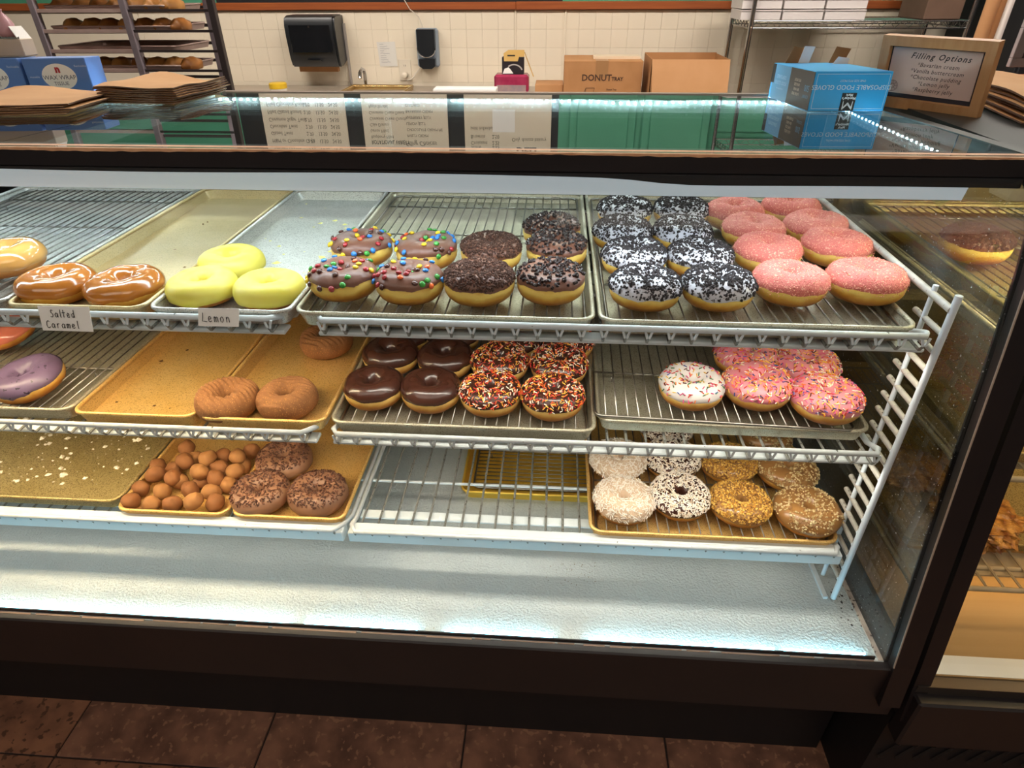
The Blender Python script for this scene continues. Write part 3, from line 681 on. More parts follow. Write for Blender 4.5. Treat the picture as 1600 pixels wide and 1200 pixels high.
donut(362, 411, zf1, 'lemon', 'lemon-yellow doughnut lying behind the other two', g, 0, .98); donut(318, 449, zf1, 'lemon', 'front left lemon-yellow doughnut', g, 1, .98); donut(421, 452, zf1, 'lemon', 'front right lemon-yellow doughnut beside the candy-topped ones', g, 0, .98)
g = 'candy-topped doughnuts'
for k, (u, v, l) in enumerate(((566, 388, 'back left'), (667, 392, 'back right'), (538, 437, 'front left'), (640, 441, 'front right'))):
    donut(u, v, zr1, 'candy', l+' of the four chocolate doughnuts topped with coloured candies', g, k, .98)
g = 'chocolate crumb doughnuts on the top shelf'
donut(767, 394, zr1, 'crumb', 'chocolate doughnut buried in brown crumbs, back one on the top shelf', g, 0, .97); donut(748, 442, zr1, 'crumb', 'chocolate doughnut buried in brown crumbs, front one on the top shelf', g, 1, 1.0)
g = 'chocolate chip doughnuts'
for k, (u, v, l) in enumerate(((862, 362, 'rearmost'), (870, 391, 'middle'), (860, 440, 'front'))):
    donut(u, v, zr1, 'chip', l+' of the three chocolate-iced doughnuts with dark chocolate chips', g, k, .97)
g = 'cookie-crumb doughnuts'; rows = ('rearmost', 'second from back', 'third from back', 'front')
for k, (u, v) in enumerate(((976, 332), (1063, 332), (973, 366), (1065, 366), (991, 404), (1093, 405), (1007, 451), (1122, 450))):
    donut(u, v, zr1, 'oreo', '%s doughnut in the %s column with white icing and black cookie crumbs' % (rows[k//2], ('left', 'right')[k % 2]), g, k % 3, .985)
g = 'pink crumb doughnuts'
for k, (u, v) in enumerate(((1147, 335), (1234, 330), (1176, 362), (1274, 358), (1199, 396), (1305, 389), (1234, 442), (1352, 441))):
    donut(u, v, zr1, 'pink', '%s doughnut in the %s column of pink sugar-crumbed ones' % (rows[k//2], ('left', 'right')[k % 2]), g, k % 3, 1.0 if k % 2 == 0 else 1.03)
donut(12, 521, zr2, 'pinkglaze', 'pink glazed doughnut cut by the left edge, middle shelf', None, dia=1.0, tilt=(8, -6))
donut(52, 596, zr2, 'purple', 'purple blueberry-iced doughnut with dark specks on the middle shelf', None, dia=1.06, tilt=(6, -6))
g = 'cinnamon doughnuts'
donut(510, 532, zf2, 'cinnamon', 'ridged cinnamon-sugar doughnut lying alone at the back of its gold pan', g, 0, .98); donut(355, 625, zf2, 'cinnamon', 'front left cinnamon-sugar doughnut in the gold pan', g, 1, 1.0); donut(449, 623, zf2, 'cinnamon', 'front right cinnamon-sugar doughnut with ridged top', g, 0, .97)
r3 = ('back', 'middle', 'front'); lr = ('left', 'right')
for k, (u, v) in enumerate(((630, 527), (709, 527), (611, 555), (697, 561), (585, 605), (673, 609))):
    donut(u, v, zr2, 'chocolate', '%s row, %s dark chocolate glazed doughnut without topping' % (r3[k//2], lr[k % 2]), 'dark chocolate doughnuts', k % 3, .97)
for k, (u, v) in enumerate(((808, 532), (885, 535), (780, 568), (873, 571), (766, 615), (863, 620))):
    donut(u, v, zr2, 'chocsprinkle', '%s row, %s chocolate doughnut covered in coloured sprinkles' % (r3[k//2], lr[k % 2]), 'chocolate sprinkle doughnuts', k % 3, .97)
donut(1080, 604, zr2+.0145, 'whitesprinkle', 'white-iced doughnut with sparse sprinkles, alone on the middle shelf', None, 0, 1.0)
for k, (u, v) in enumerate(((1152, 527), (1240, 534), (1165, 560), (1258, 572), (1183, 604), (1289, 624))):
    donut(u, v, zr2+.0145, 'pinksprinkle', '%s row, %s pink-iced doughnut with coloured sprinkles' % (r3[k//2], lr[k % 2]), 'pink sprinkle doughnuts', k % 3, 1.03)
g = 'chocolate flake doughnuts on the bottom shelf'
donut(445, 720, zf3, 'flake', 'back one of three light chocolate doughnuts with flakes, bottom shelf', g, 0, 1.02); donut(408, 772, zf3, 'flake', 'front left light chocolate doughnut with flakes, beside the doughnut holes', g, 1, 1.02); donut(497, 773, zf3, 'flake', 'front right light chocolate doughnut with flakes, beside the empty shelf', g, 2, 1.03)
for kind, lab, pts in (('coconut', 'pale doughnut covered in long white coconut shreds', ((966, 720), (974, 783))), ('chococonut', 'chocolate doughnut covered in white coconut shreds', ((1050, 718), (1061, 777))),
                       ('nut', 'doughnut coated in golden chopped nuts', ((1138, 725), (1155, 788))), ('peanut', 'brown-iced doughnut with pale chopped peanuts at the right end', ((1228, 735), (1260, 800)))):
    for k, (u, v) in enumerate(pts):
        donut(u, v, zr3, kind, ('back ', 'front ')[k]+lab, 'coconut and nut doughnuts', k, 1.0 if kind not in ('peanut',) else 1.05)
donut(1040, 672, zr3, 'chococonut', 'hidden third-row chocolate coconut doughnut beneath the shelf edge', 'coconut and nut doughnuts', 0); donut(1195, 680, zr3, 'peanut', 'hidden third-row nut doughnut beneath the shelf edge', 'coconut and nut doughnuts', 1)

# doughnut holes
HOLE = [mk('hole_brown', '#8c5a30', '#744722', 40, rough=.75, bump=.5, bscale=500), mk('hole_tan', '#a0703e', '#8a5c32', 40, rough=.75, bump=.5, bscale=500)]
hm = []
for k in range(5):
    mb = MB(); nt, nj = 18, 11
    for j in range(nj+1):
        ph = math.pi*j/nj
        for i in range(nt):
            th = 2*math.pi*i/nt; d = Vector((math.sin(ph)*math.cos(th), math.sin(ph)*math.sin(th), math.cos(ph)))
            r = .0172*(1+.16*noise.noise(d*1.3+Vector((k*9.1, 0, 0)))+.05*noise.noise(d*4+Vector((0, k*3, 0)))); mb.v.append((d.x*r*1.14, d.y*r*.95, d.z*r*.97))
    for j in range(nj):
        for i in range(nt): i2 = (i+1) % nt; mb.f.append((j*nt+i, (j+1)*nt+i, (j+1)*nt+i2, j*nt+i2)); mb.m.append(0)
    hm.append(mb.mesh('doughnut_hole', HOLE[k % 2], 180))
HOLES = ((205, 783, 0), (236, 787, 0), (270, 787, 0), (303, 783, 1), (336, 786, 0), (220, 763, 0), (254, 767, 0), (297, 765, 0), (331, 769, 0), (242, 741, 1), (271, 746, 1), (311, 737, 2), (337, 747, 1), (357, 757, 0),
         (247, 728, 0), (289, 720, 2), (324, 716, 2), (343, 731, 1), (368, 736, 1), (292, 700, 2), (350, 712, 1), (371, 713, 2), (393, 705, 1), (281, 752, 0), (316, 752, 0), (272, 733, 0), (305, 717, 1), (352, 740, 0), (380, 727, 0))
def hole_row(v): return 0 if v >= 780 else 1 if v >= 760 else 2 if v >= 739 else 3 if v >= 722 else 4
HROW = ('front', 'second', 'third', 'fourth', 'rearmost'); ORD = ('first', 'second', 'third', 'fourth', 'fifth', 'sixth', 'seventh', 'eighth', 'ninth')
for k, (u, v, lay) in enumerate(HOLES):
    hr = hole_row(v); hn = sorted(q[0] for q in HOLES if hole_row(q[1]) == hr).index(u)
    p = at(u, v, 'z', zf3+.0155+.014*lay); rg = random.Random(k)
    o = tag(put('doughnut_hole', hm[k % 5], None, p, (rg.uniform(-.5, .5), rg.uniform(-.5, .5), rg.uniform(0, 3.1))), 'brown doughnut hole, %s row of the heap, %s from the left' % (HROW[hr], ORD[hn]), 'doughnut hole', 'doughnut holes in the gold pan')

# crumbs on the pans
def scatter(name, label, x0, x1, y0, y1, z, n_, rmin, rmax, mat, seed, flat=.6):
    rg = random.Random(seed); mb = MB()
    for _ in range(n_):
        x, y = rg.uniform(x0, x1), rg.uniform(y0, y1); crumb(mb, T(x, y, z+.0006) @ Matrix.Rotation(rg.uniform(0, 6), 4, 'Z'), rmin+(rmax-rmin)*rg.random()**2, rg, 0, flat)
    return stuff(tag(mb.build(name, mat), label, 'crumbs'))
SUGL = mk('sugar_lump', '#efe6d4', rough=.7); LEMC = mk('lemon_drip', '#ece37c', rough=.5); DARKC = mk('dark_crumb', '#2b201c', rough=.8); BROWNC = mk('brown_crumb', '#6a4a22', rough=.8); CINC = mk('cinnamon_dust', '#7d5526', rough=.9)
scatter('sugar_lumps', 'white sugar lumps strewn over the wide olive pan', -.88, -.50, .10, .54, zf3-.0012, 330, .0012, .0085, SUGL, 4, .7)
scatter('lemon_drips', 'yellow glaze drips dried on the lemon pan', -.205, -.02, .14, .62, zf1-.0015, 26, .003, .0085, LEMC, 5, .25)
scatter('chocolate_crumbs', 'dark crumbs dropped in the pan behind the candy-topped doughnuts', .03, .43, .30, .63, zf1-.0015, 60, .0008, .0032, DARKC, 6)
scatter('pistachio_crumbs', 'few green and brown crumbs in the empty gold pan', -.42, -.24, .06, .44, zf2-.0015, 9, .002, .006, BROWNC, 7, .4)
scatter('cinnamon_crumbs', 'cinnamon dust spilled in the gold pan of cinnamon doughnuts', -.19, -.06, .10, .40, zf2-.0016, 240, .0004, .0015, CINC, 8)
scatter('dark_crumbs', 'dark crumbs in the narrow tan pan behind the caramel doughnuts', -.44, -.25, .12, .62, zf1-.0015, 9, .001, .005, BROWNC, 9)
scatter('nut_crumbs', 'brown crumbs sprinkled on the white case floor', .39, .50, .0, .06, .4848, 70, .0005, .0016, BROWNC, 10)
scatter('black_crumbs', 'black crumbs by the foot of the shelf bracket', .945, .982, -.06, .05, .4848, 45, .0007, .0030, DARKC, 12)

# ================================================================== CARDS ON THE SHELF RAIL
GLYPH = {  # handwriting strokes in a unit box (x, y)
 'S': [[(.75, .9), (.5, 1), (.25, .85), (.35, .6), (.65, .45), (.7, .2), (.4, 0), (.1, .1)]], 'a': [[(.7, .5), (.4, .6), (.1, .4), (.15, .08), (.4, 0), (.65, .25), (.7, .5)], [(.7, .55), (.68, .2), (.8, 0)]],
 'l': [[(.3, 1.05), (.28, .5), (.3, 0), (.4, 0)]], 't': [[(.4, 1), (.38, .4), (.42, 0)], [(.1, .62), (.75, .66)]], 'e': [[(.1, .3), (.6, .35), (.6, .55), (.35, .62), (.12, .4), (.2, .05), (.45, 0), (.7, .12)]],
 'd': [[(.65, .45), (.4, .58), (.12, .4), (.15, .08), (.4, 0), (.65, .25)], [(.7, 1.05), (.66, .5), (.72, 0)]], 'C': [[(.8, .85), (.55, 1), (.2, .8), (.08, .4), (.25, .05), (.55, 0), (.85, .15)]],
 'r': [[(.2, .6), (.22, 0)], [(.22, .38), (.4, .6), (.65, .58)]], 'm': [[(.1, .6), (.12, 0)], [(.12, .4), (.28, .6), (.4, .5), (.42, 0)], [(.42, .4), (.6, .6), (.74, .5), (.78, 0)]],
 'L': [[(.3, 1), (.22, .5), (.05, .05), (.4, .05), (.95, .0)]], 'o': [[(.4, .6), (.12, .4), (.2, .05), (.5, 0), (.7, .3), (.55, .58), (.4, .6)]], 'n': [[(.15, .6), (.17, 0)], [(.17, .35), (.4, .6), (.6, .5), (.65, 0)]]}
def handwriting(mb, text, x, z, sx, sz, y, r=.00055):
    for ch in text:
        for st in GLYPH[ch]: mb.tube([(x+px*sx*.85, y, z+pz*sz) for px, pz in st], r, 4)
        x += sx*(.55 if ch == 'l' else .95)
def card(u0, u1, v0, v1, label, lines, slant=0):
    p, q = at(u0, v1, 'y', -.031), at(u1, v0, 'y', -.031); w_, h_ = q.x-p.x, q.z-p.z
    t = thing('price_card', label, 'card', (p.x, -.0335, p.z), (R_(-14), 0, 0), 'handwritten flavour cards')
    MB().add([(0, 0, 0), (w_, 0, .0), (w_+slant, .001, h_), (slant, 0, h_), (0, .0006, 0), (w_, .0006, .0), (w_+slant, .0016, h_), (slant, .0006, h_)], [(0, 1, 2, 3), (7, 6, 5, 4), (0, 4, 5, 1), (1, 5, 6, 2), (2, 6, 7, 3), (3, 7, 4, 0)]).build('card', PAPER, t)
    mb = MB()
    for tx, x, z, sx, sz in lines: handwriting(mb, tx, x*w_, z*h_, sx*w_, sz*h_, -.0005)
    stuff(mb.build('handwriting', INK, t)); return t
card(69, 133, 482, 515, 'white card reading Salted Caramel clipped to the shelf rail', (('Salted', .22, .56, .095, .30), ('Caramel', .10, .12, .105, .30)))
card(311, 367, 484, 508, 'white card reading Lemon clipped to the shelf rail', (('Lemon', .12, .25, .155, .5),), .004)

# ================================================================== THINGS ON THE CASE TOP
def on_top(x, y): return (x, y, topz(y)+.0004)
TILT = -math.atan(.034)
# kraft bag stacks
def bag_stack(name, label, x, y, z, w_, d_, n_, th_, rz, rise, seed, fan=.03, tilt=TILT):
    t = thing(name, label, 'paper bags', (x, y, z), (tilt, 0, rz), 'stacks of kraft paper bags'); rg = random.Random(seed); nx, ny = 10, 10
    for k in range(n_):
        mb = MB(); ox, oy = fan*rg.uniform(-.5, .5), fan*(k/n_-.5)*.8; c = rg.uniform(0, 9)
        def H(u, v): return rise*v*v+k*th_*(1+.25*noise.noise((u*2+c*.05, v*2, 3)))+.0055*math.sin(u*5.2+1)*v+.0018*noise.noise((u*3+c, v*3, c))*(k/n_)
        for lay in (0, 1):
            for i in range(nx+1):
                for j in range(ny+1):
                    u, v = i/nx, j/ny; e = .002*noise.noise((u*7+c, v*7, k)); mb.v.append(((u-.5)*w_+ox+e, (v-.5)*d_+oy+e, H(u, v)+(th_*.62 if lay else 0)+.0004))
        N_ = (nx+1)*(ny+1)
        for i in range(nx):
            for j in range(ny):
                a = i*(ny+1)+j; mb.f += [(a, a+1, a+ny+2, a+ny+1), (N_+a, N_+a+ny+1, N_+a+ny+2, N_+a+1)]; mb.m += [0, 0]
        ring = [i*(ny+1) for i in range(nx+1)]+[nx*(ny+1)+j for j in range(1, ny+1)]+[i*(ny+1)+ny for i in range(nx-1, -1, -1)]+[j for j in range(ny-1, 0, -1)]
        for i in range(len(ring)): a, b = ring[i], ring[(i+1) % len(ring)]; mb.f.append((a, b, N_+b, N_+a)); mb.m.append(1)
        mb.build('paper_bag', [KRAFT, mk('kraft_edge', '#6b4d36', '#46342a', 60, rough=.85, stretch=(4, 4, 60))], t, 40)
    return t
bag_stack('paper_bag_stack', 'flat kraft paper bags lying before the blue tissue boxes', *on_top(-.625, .455), .22, .27, 5, .0034, R_(12), .004, 3)
bag_stack('paper_bag_stack', 'thicker kraft paper bag pile with folded dark ends, right of the first', *on_top(-.455, .60), .175, .20, 8, .0038, R_(-4), .006, 8, .012)
# tissue boxes
def tissue_box(x, y, w_, rz, label, words=True):
    t = thing('tissue_box', label, 'carton', on_top(x, y), (TILT, 0, rz), 'blue wax tissue boxes'); h_ = .073
    MB().bbox(0, w_, 0, .075, 0, h_, .0015).build('carton_body', BLUEBOX, t)
    mb = MB(); c = (w_*.52, -.0004, h_*.50); n_ = 28
    mb.add([(c[0]+.036*math.cos(2*math.pi*k/n_), c[1], c[2]+.026*math.sin(2*math.pi*k/n_)) for k in range(n_)], [tuple(range(n_))]); ov = mb.build('oval_label', PAPER, t)
    lettering(ov, [('n', .020, T(c[0], -.0008, c[2]+.0145) @ FRONT, dict(bold=.0012))], mk('red_print', '#b0202c', rough=.5), 'red_mark')
    lettering(ov, [('WAX WRAP', .0125, T(c[0], -.0008, c[2]-.002) @ FRONT, {}), ('TISSUE', .0105, T(c[0], -.0008, c[2]-.014) @ FRONT, {})], mk('grey_print', '#55586a', rough=.5))
    lettering(t, [('Interfolded Tissue', .0075, T(w_*.5, -.0008, h_*.08) @ FRONT, {})]+([('reusable', .006, T(w_*.13, -.0008, h_*.5) @ FRONT, {}), ('Reclosable', .006, T(w_*.90, -.0008, h_*.78) @ FRONT, {})] if words else []), mk('pale_print', '#cfdcf2', rough=.5), 'small_print')
    return t
tissue_box(-.785, .632, .132, R_(10), 'right blue box of wax tissue with white oval label'); tissue_box(-.928, .608, .140, R_(8), 'left blue box of wax tissue at the picture edge')
zc = topz(.66)+.073
BEIGE = mk('beige_carton', '#c9b8a4', '#bfae98', 9, rough=.7)
t = thing('wrap_carton', 'beige cutter carton with serrated edge lying on the blue boxes', 'carton', (-.93, .648, zc+.003), (TILT, 0, R_(8)))
MB().bbox(0, .135, 0, .05, .0, .034, .0015).build('carton_body', BEIGE, t)
mb = MB(); n_ = 40; mb.v = [(.135*i/n_, .001, .034) for i in range(n_+1)]+[(.135*i/n_, .0005, .0365 if i % 2 else .039) for i in range(n_+1)]; mb.f = [(i, i+1, n_+2+i, n_+1+i) for i in range(n_)]; mb.m = [0]*n_; mb.build('cutter_teeth', STEELW, t)
MB().add([(.131, .0, .034), (.131, .05, .034), (.118, .05, .058), (.118, .004, .058), (.1325, .0, .034), (.1325, .05, .034), (.1195, .05, .058), (.1195, .004, .058)], [(0, 1, 2, 3), (7, 6, 5, 4), (0, 4, 5, 1), (1, 5, 6, 2), (2, 6, 7, 3), (3, 7, 4, 0)]).build('flap', PAPER, t)
t = thing('lid_stack', 'stack of grey cup lids standing on the beige carton', 'lids', (-.893, .689, zc+.0365))
lidm = MB().lathe([(0, 0), (.031, 0), (.034, .003), (.034, .008), (.030, .011), (0, .011)], 20).mesh('lid', mk('grey_lid', '#8e8f92', rough=.4), 40)
for k in range(6): put('lid', lidm, t, (0, 0, .0113*k))
t = thing('pink_pouch', 'small pink plastic pouch beside the grey lids', 'pouch', (-.836, .690, zc+.0365))
mb = MB(); mb.lathe([(0, 0), (.013, .001), (.019, .012), (.018, .028), (.011, .042), (.004, .050), (.006, .056), (0, .055)], 16); mb.build('pouch_body', mk('pink_plastic', '#cfa0a8', rough=.35), t, 60)
# glove box (standing upside down)
gx, gy = .849, .453; t = thing('glove_box', 'blue upside-down carton of disposable food gloves on the glass top', 'carton', on_top(gx, gy), (TILT, 0, R_(2.5)))
W_, D_, H_ = .137, .222, .0655
MB().bbox(0, W_, 0, D_, 0, H_, .001).build('carton_body', GLOVEBLUE, t)
SIDE = Matrix(((0, 0, -1, 0), (-1, 0, 0, 0), (0, 1, 0, 0), (0, 0, 0, 1)))                  # text x -> -y, text y -> z, facing -x
FLIP = Matrix.Rotation(math.pi, 4, 'Z')
MB().box(-.0005, .0005, .002, .118, .001, H_-.001).build('dark_side_panel', DARKPRINT, t); MB().box(-.0005, .0005, .118, .212, .001, H_-.001).build('light_side_panel', GLOVESIDE, t); MB().box(-.0006, .0005, .203, D_, .03, H_-.001).build('side_logo_panel', INK, t)
WP = mk('white_print', '#dbeaf4', rough=.5); TANP = mk('tan_print', '#cdbfae', rough=.5)
MB().box(W_*.50-.013, W_*.50+.013, -.0008, .0002, .0005, .0305).build('logo_panel', INK, t)
def frm(mb, x0, x1, z0, z1, w_, y): 
    for a, b, c, d in ((x0, x1, z0, z0+w_), (x0, x1, z1-w_, z1), (x0, x0+w_, z0, z1), (x1-w_, x1, z0, z1)): mb.add([(a, y, c), (b, y, c), (b, y, d), (a, y, d)], [(0, 1, 2, 3)])
mb = MB(); frm(mb, .004, W_-.004, .004, H_-.004, .0006, -.0006); stuff(mb.build('border_line', WP, t))
lettering(t, [('DISPOSABLE FOOD GLOVES', .0112, T(W_*.5, -.0007, .0400) @ FRONT @ FLIP, dict(spacing=1.02)), ('ONE SIZE FITS MOST', .0050, T(W_*.5, -.0007, .0505) @ FRONT @ FLIP, {}), ("Member's", .0062, T(W_*.5, -.0012, .0215) @ FRONT @ FLIP, dict(bold=.0002)), ('Mark', .0060, T(W_*.5, -.0012, .0270) @ FRONT @ FLIP, dict(bold=.0002))], WP)
mb = MB()
for o in (0, .0026):                                                                       # the M of stacked strokes, upside down
    pts = [(-.0085, .0165), (-.0085+o*.4, .003+o), (0, .0115+o), (.0085-o*.4, .003+o), (.0085, .0165)]
    for (a, b), (c, d) in zip(pts, pts[1:]): mb.tube([(W_*.5+a, -.0011, b), (W_*.5+c, -.0011, d)], .0007, 4)
stuff(mb.build('logo_letter', WP, t))
lettering(t, [('500', .0155, T(-.0008, .026, .036) @ SIDE @ FLIP, {}), ('COUNT', .0075, T(-.0008, .026, .022) @ SIDE @ FLIP, {})], GLOVESIDE, 'count_print')
lettering(t, [('FITS MOST', .0068, T(-.0008, .075, .046) @ SIDE @ FLIP, {}), ('ONE SIZE', .0068, T(-.0008, .075, .038) @ SIDE @ FLIP, {}), ('BPA FREE', .0068, T(-.0008, .075, .030) @ SIDE @ FLIP, {}), ('LATEX FREE', .0068, T(-.0008, .075, .022) @ SIDE @ FLIP, {})], TANP, 'tan_print')
lettering(t, [('DISPOSABLE', .0095, T(-.0008, .163, .044) @ SIDE @ FLIP, {}), ('FOOD GLOVES', .0095, T(-.0008, .163, .033) @ SIDE @ FLIP, {}), ('one size fits most', .0055, T(-.0008, .163, .022) @ SIDE @ FLIP, {})], mk('pale_blue_print', '#a8cfe6', rough=.5), 'pale_print'); 
MB().box(.0, .0005, .050, .0515, .012, .056).build('divider_line', TANP, t)
KIN = mk('kraft_inside', '#8a6038', '#9a6e42', 12, rough=.8)
FL = [(0, 1, 2, 3), (7, 6, 5, 4), (0, 4, 5, 1), (1, 5, 6, 2), (2, 6, 7, 3), (3, 7, 4, 0)]
def flap(name, a, b, c, d, mat, th_=.0008):
    q = [Vector(i) for i in (a, b, c, d)]; n = (q[1]-q[0]).cross(q[2]-q[0]).normalized()*th_; return MB().add([tuple(i) for i in q]+[tuple(i+n) for i in q], FL).build(name, mat, t)
flap('kraft_flap', (.020, .215, H_), (.048, .218, H_), (.055, .219, H_+.027), (.033, .217, H_+.031), KIN); flap('white_liner', (.046, .214, H_), (.068, .215, H_), (.075, .215, H_+.030), (.053, .214, H_+.031), PAPER)
flap('kraft_flap', (.108, .215, H_-.004), (.137, .215, H_-.006), (.150, .217, H_+.026), (.120, .218, H_+.030), KIN); flap('white_liner', (.106, .19, H_-.002), (.136, .19, H_-.004), (.140, .191, H_+.010), (.116, .19, H_+.013), PAPER)
# framed sign
W_, H_ = .196, .121; t = thing('framed_sign', 'oak-framed card listing filling options, standing behind the glove box', 'sign', (1.0, .553, topz(.553)+.001), (R_(8), 0, -.932)); b = .0165
for nm, pts in (('frame_bottom', [(0, 0), (W_, 0), (W_-b, b), (b, b)]), ('frame_top', [(0, H_), (b, H_-b), (W_-b, H_-b), (W_, H_)]), ('frame_side', [(0, 0), (b, b), (b, H_-b), (0, H_)]), ('frame_side', [(W_, 0), (W_, H_), (W_-b, H_-b), (W_-b, b)])):
    MB().poly_prism(pts, 'y', 0, .016).build(nm, OAK, t)
MB().box(b-.002, W_-b+.002, .010, .012, b-.002, H_-b+.002).build('backing', mk('dark_backing', '#3a3a44', rough=.25), t)
CARDP = mk('blush_card', '#d9bfb6', '#d2b8ae', 6, rough=.6); sc_ = MB().box(b+.003, W_-b-.006, .0085, .0095, b+.008, H_-b-.003).build('card', CARDP, t)
xs_ = b+.003+(W_-2*b-.009)*.56; zt = H_-b-.0155
lettering(sc_, [('Filling Options', .0135, T(xs_, .0082, zt) @ FRONT, dict(shear=.35, spacing=1.25, bold=.0002))]+[(w_, .0098, T(xs_, .0082, zt-.0140-.0102*k) @ FRONT, dict(shear=.2, spacing=1.12)) for k, w_ in enumerate(('*Bavarian cream', '*Vanilla buttercream', '*Chocolate pudding', '*Lemon jelly', '*Raspberry jelly'))], INK)
mb = MB(); cx, cz = b+.016, b+.020
for r in (.0095, .0035): mb.tube([(cx+r*math.cos(k*.5236), .0081, cz+r*math.sin(k*.5236)) for k in range(12)], .0005, 4, closed=True)
for k in range(8): a = k*.785; mb.tube([(cx+.0035*math.cos(a), .0081, cz+.0035*math.sin(a)), (cx+.0095*math.cos(a), .0081, cz+.0095*math.sin(a))], .0004, 4)
stuff(mb.build('round_emblem', mk('mauve_print', '#9a7f7c', rough=.6), sc_))

# ================================================================== NEIGHBOURING CASE
nb = thing('display_case', 'warm-lit bakery display case at the right edge of the picture', 'display case', (0, 0, 0))
NX0, NX1 = 1.045, 2.15; WARMD = mk('warm_deck', '#a48a62', '#967a50', 5, rough=.5, stretch=(.4, 6, 1))
np_ = [(y-.010, z) for y, z in PROF]+[(y+.008, z) for y, z in PROF[::-1]]
MB().poly_prism([(-.160, .36)]+np_+[(-.120, .36)], 'x', NX0-.006, NX0+.022).build('corner_post', BLACK, nb)
MB().poly_prism([(y+.004, z) for y, z in PROF]+[(.70, 1.262), (.70, .46), (-.13, .46)], 'x', NX0+.01, NX0+.015).build('end_glass', NGLASS, nb)
MB().box(NX1, NX1+.03, -.13, .72, 0, 1.27).build('end_panel', BLACK, nb)
MB().bbox(NX0, NX1, -.172, -.135, .300, .432, .004).build('front_fascia', BLACK, nb); MB().box(NX0, NX1, -.150, -.128, .43, .452).build('glass_track', mk('dark_metal', '#4a443f', rough=.35, metal=.6), nb)
MB().box(NX0, NX1, -.135, .72, 0, .44).build('base', BLACK2, nb); MB().box(NX0+.01, NX1, -.128, .70, .44, .455).build('deck', WARMD, nb); MB().box(NX0+.012, NX1, -.126, -.088, .4551, .4562).build('white_deck_strip', WHITEP, nb)
MB().box(NX0+.01, NX1, .70, .72, .45, 1.26).build('rear_panel', mk('warm_rear', '#8a7350', rough=.6), nb)
MB().box(NX0, NX1, .03, .74, 1.262, 1.279).build('top', mk('dark_green_top', '#20292a', rough=.35), nb)
MB().box(NX0+.02, NX1-.02, .10, .13, 1.255, 1.2615).build('led_strip', emit('neighbour_led', '#ffe9b8', NEIGH_L*7), nb)
sl = MB().add([(-.016, -.1365, -.022), (-.006, -.1365, -.022), (.016, -.1365, .022), (.006, -.1365, .022), (-.016, -.142, -.02), (-.006, -.1365, -.02), (.016, -.1365, .024), (.006, -.142, .024)], FL).mesh('louver', mk('louver_metal', '#3c3634', rough=.4))
for k in range(26): put('louver', sl, nb, (NX0+.03+.034*k, 0, .215))
n_ = len(PROF); mb = MB(); mb.add([(NX0+.02, y, z) for y, z in PROF]+[(NX1, y, z) for y, z in PROF], [(i, i+1, n_+i+1, n_+i) for i in range(n_-1)]); mb.build('front_glass', GLASS, nb, 180)
NWIRE = mk('warm_wire', '#b8a684', rough=.4)
for zs, warm in ((1.025, 1), (.80, 1), (.535, 1)):
    t = thing('wire_shelf', {1.025: 'top', .80: 'middle', .535: 'lower'}[zs]+' wire shelf inside the neighbouring warm-lit case', 'shelf', (NX0+.03, 0, zs), group='wire shelves of the neighbouring case')
    MB().tube([(0, .6, 0), (0, .0, 0), (1.0, .0, 0)], .0055, 8).build('front_rail', NWIRE, t, 60); MB().tube([(0, .055, -.004), (1.0, .055, -.004)], .005, 8).build('cross_rod', NWIRE, t, 60)
    mb = MB()
    for k in range(32): mb.tube([(.012+.031*k, .62, .0005), (.012+.031*k, 0, .0005)], .0026, 5)
    stuff(mb.build('shelf_wires', NWIRE, t, 60)); MB().box(.02, .98, .04, .10, -.011, -.007).build('light_channel', NWIRE, t); MB().box(.03, .97, .066, .080, -.0135, -.0112).build('led_strip', emit('neighbour_shelf_led_%d' % int(zs*1000), '#ffd08c', NEIGH_L*.55), t)
for zs, y0, lab in ((1.025, .02, 'gold pan on the top shelf of the neighbouring case'), (.80, .03, 'gold pan on the middle shelf of the neighbouring case'), (.535, .085, 'gold pan under the fritters in the neighbouring case')):
    k = pan(NX0+.05, y0, zs+.003, OLIVEPAN, lab)
rack(NX0+.2775, .35, 1.0425, 'cooling rack in the top pan of the neighbouring case')
def fritter(x, y, z, label, seed, r=.062):
    t = thing('fritter', label, 'fritter', (x, y, z), (0, 0, seed), 'apple fritters'); mb = MB(); nt, nj = 84, 42
    for j in range(nj+1):
        ph = math.pi*j/nj
        for i in range(nt):
            th = 2*math.pi*i/nt; d = Vector((math.sin(ph)*math.cos(th), math.sin(ph)*math.sin(th), math.cos(ph)))
            k = 1+.22*noise.noise(d*2.2+Vector((seed, 0, 0)))+.30*abs(noise.noise(d*4.5+Vector((0, seed, 0))))+.14*noise.noise(d*10)
            mb.v.append((d.x*r*k, d.y*r*k*.9, max(0, .026+d.z*.032*k)))
    for j in range(nj):
        for i in range(nt): i2 = (i+1) % nt; mb.f.append((j*nt+i, (j+1)*nt+i, (j+1)*nt+i2, j*nt+i2)); mb.m.append(0)
    mb.build('fritter_body', mk('fritter_crust', '#86481a', '#d8a050', 40, rough=.3, coat=.4, bump=1.0, bscale=90, bdist=.006, detail=4, contrast=.3), t, 60); return t
fritter(1.262, .155, .5405, 'knobbly glazed apple fritter at the right picture edge', 1.3, .078); fritter(1.20, .30, .5405, 'apple fritter behind the front one in the neighbouring case', 4.1); fritter(1.34, .32, .5405, 'apple fritter further right in the neighbouring case', 7.7)
t = donut(1520, 390, 1.046, 'crumb', 'brown crumb doughnut seen through the end glass', None, 1, 1.05); p = at(1520, 390, 'x', 1.165); t.location = (p.x, p.y, 1.046)
bag_stack('paper_bag_stack', 'kraft paper bags on the top of the neighbouring case', 1.315, .47, 1.2795, .27, .30, 9, .0042, R_(-8), .004, 21, .014, 0)

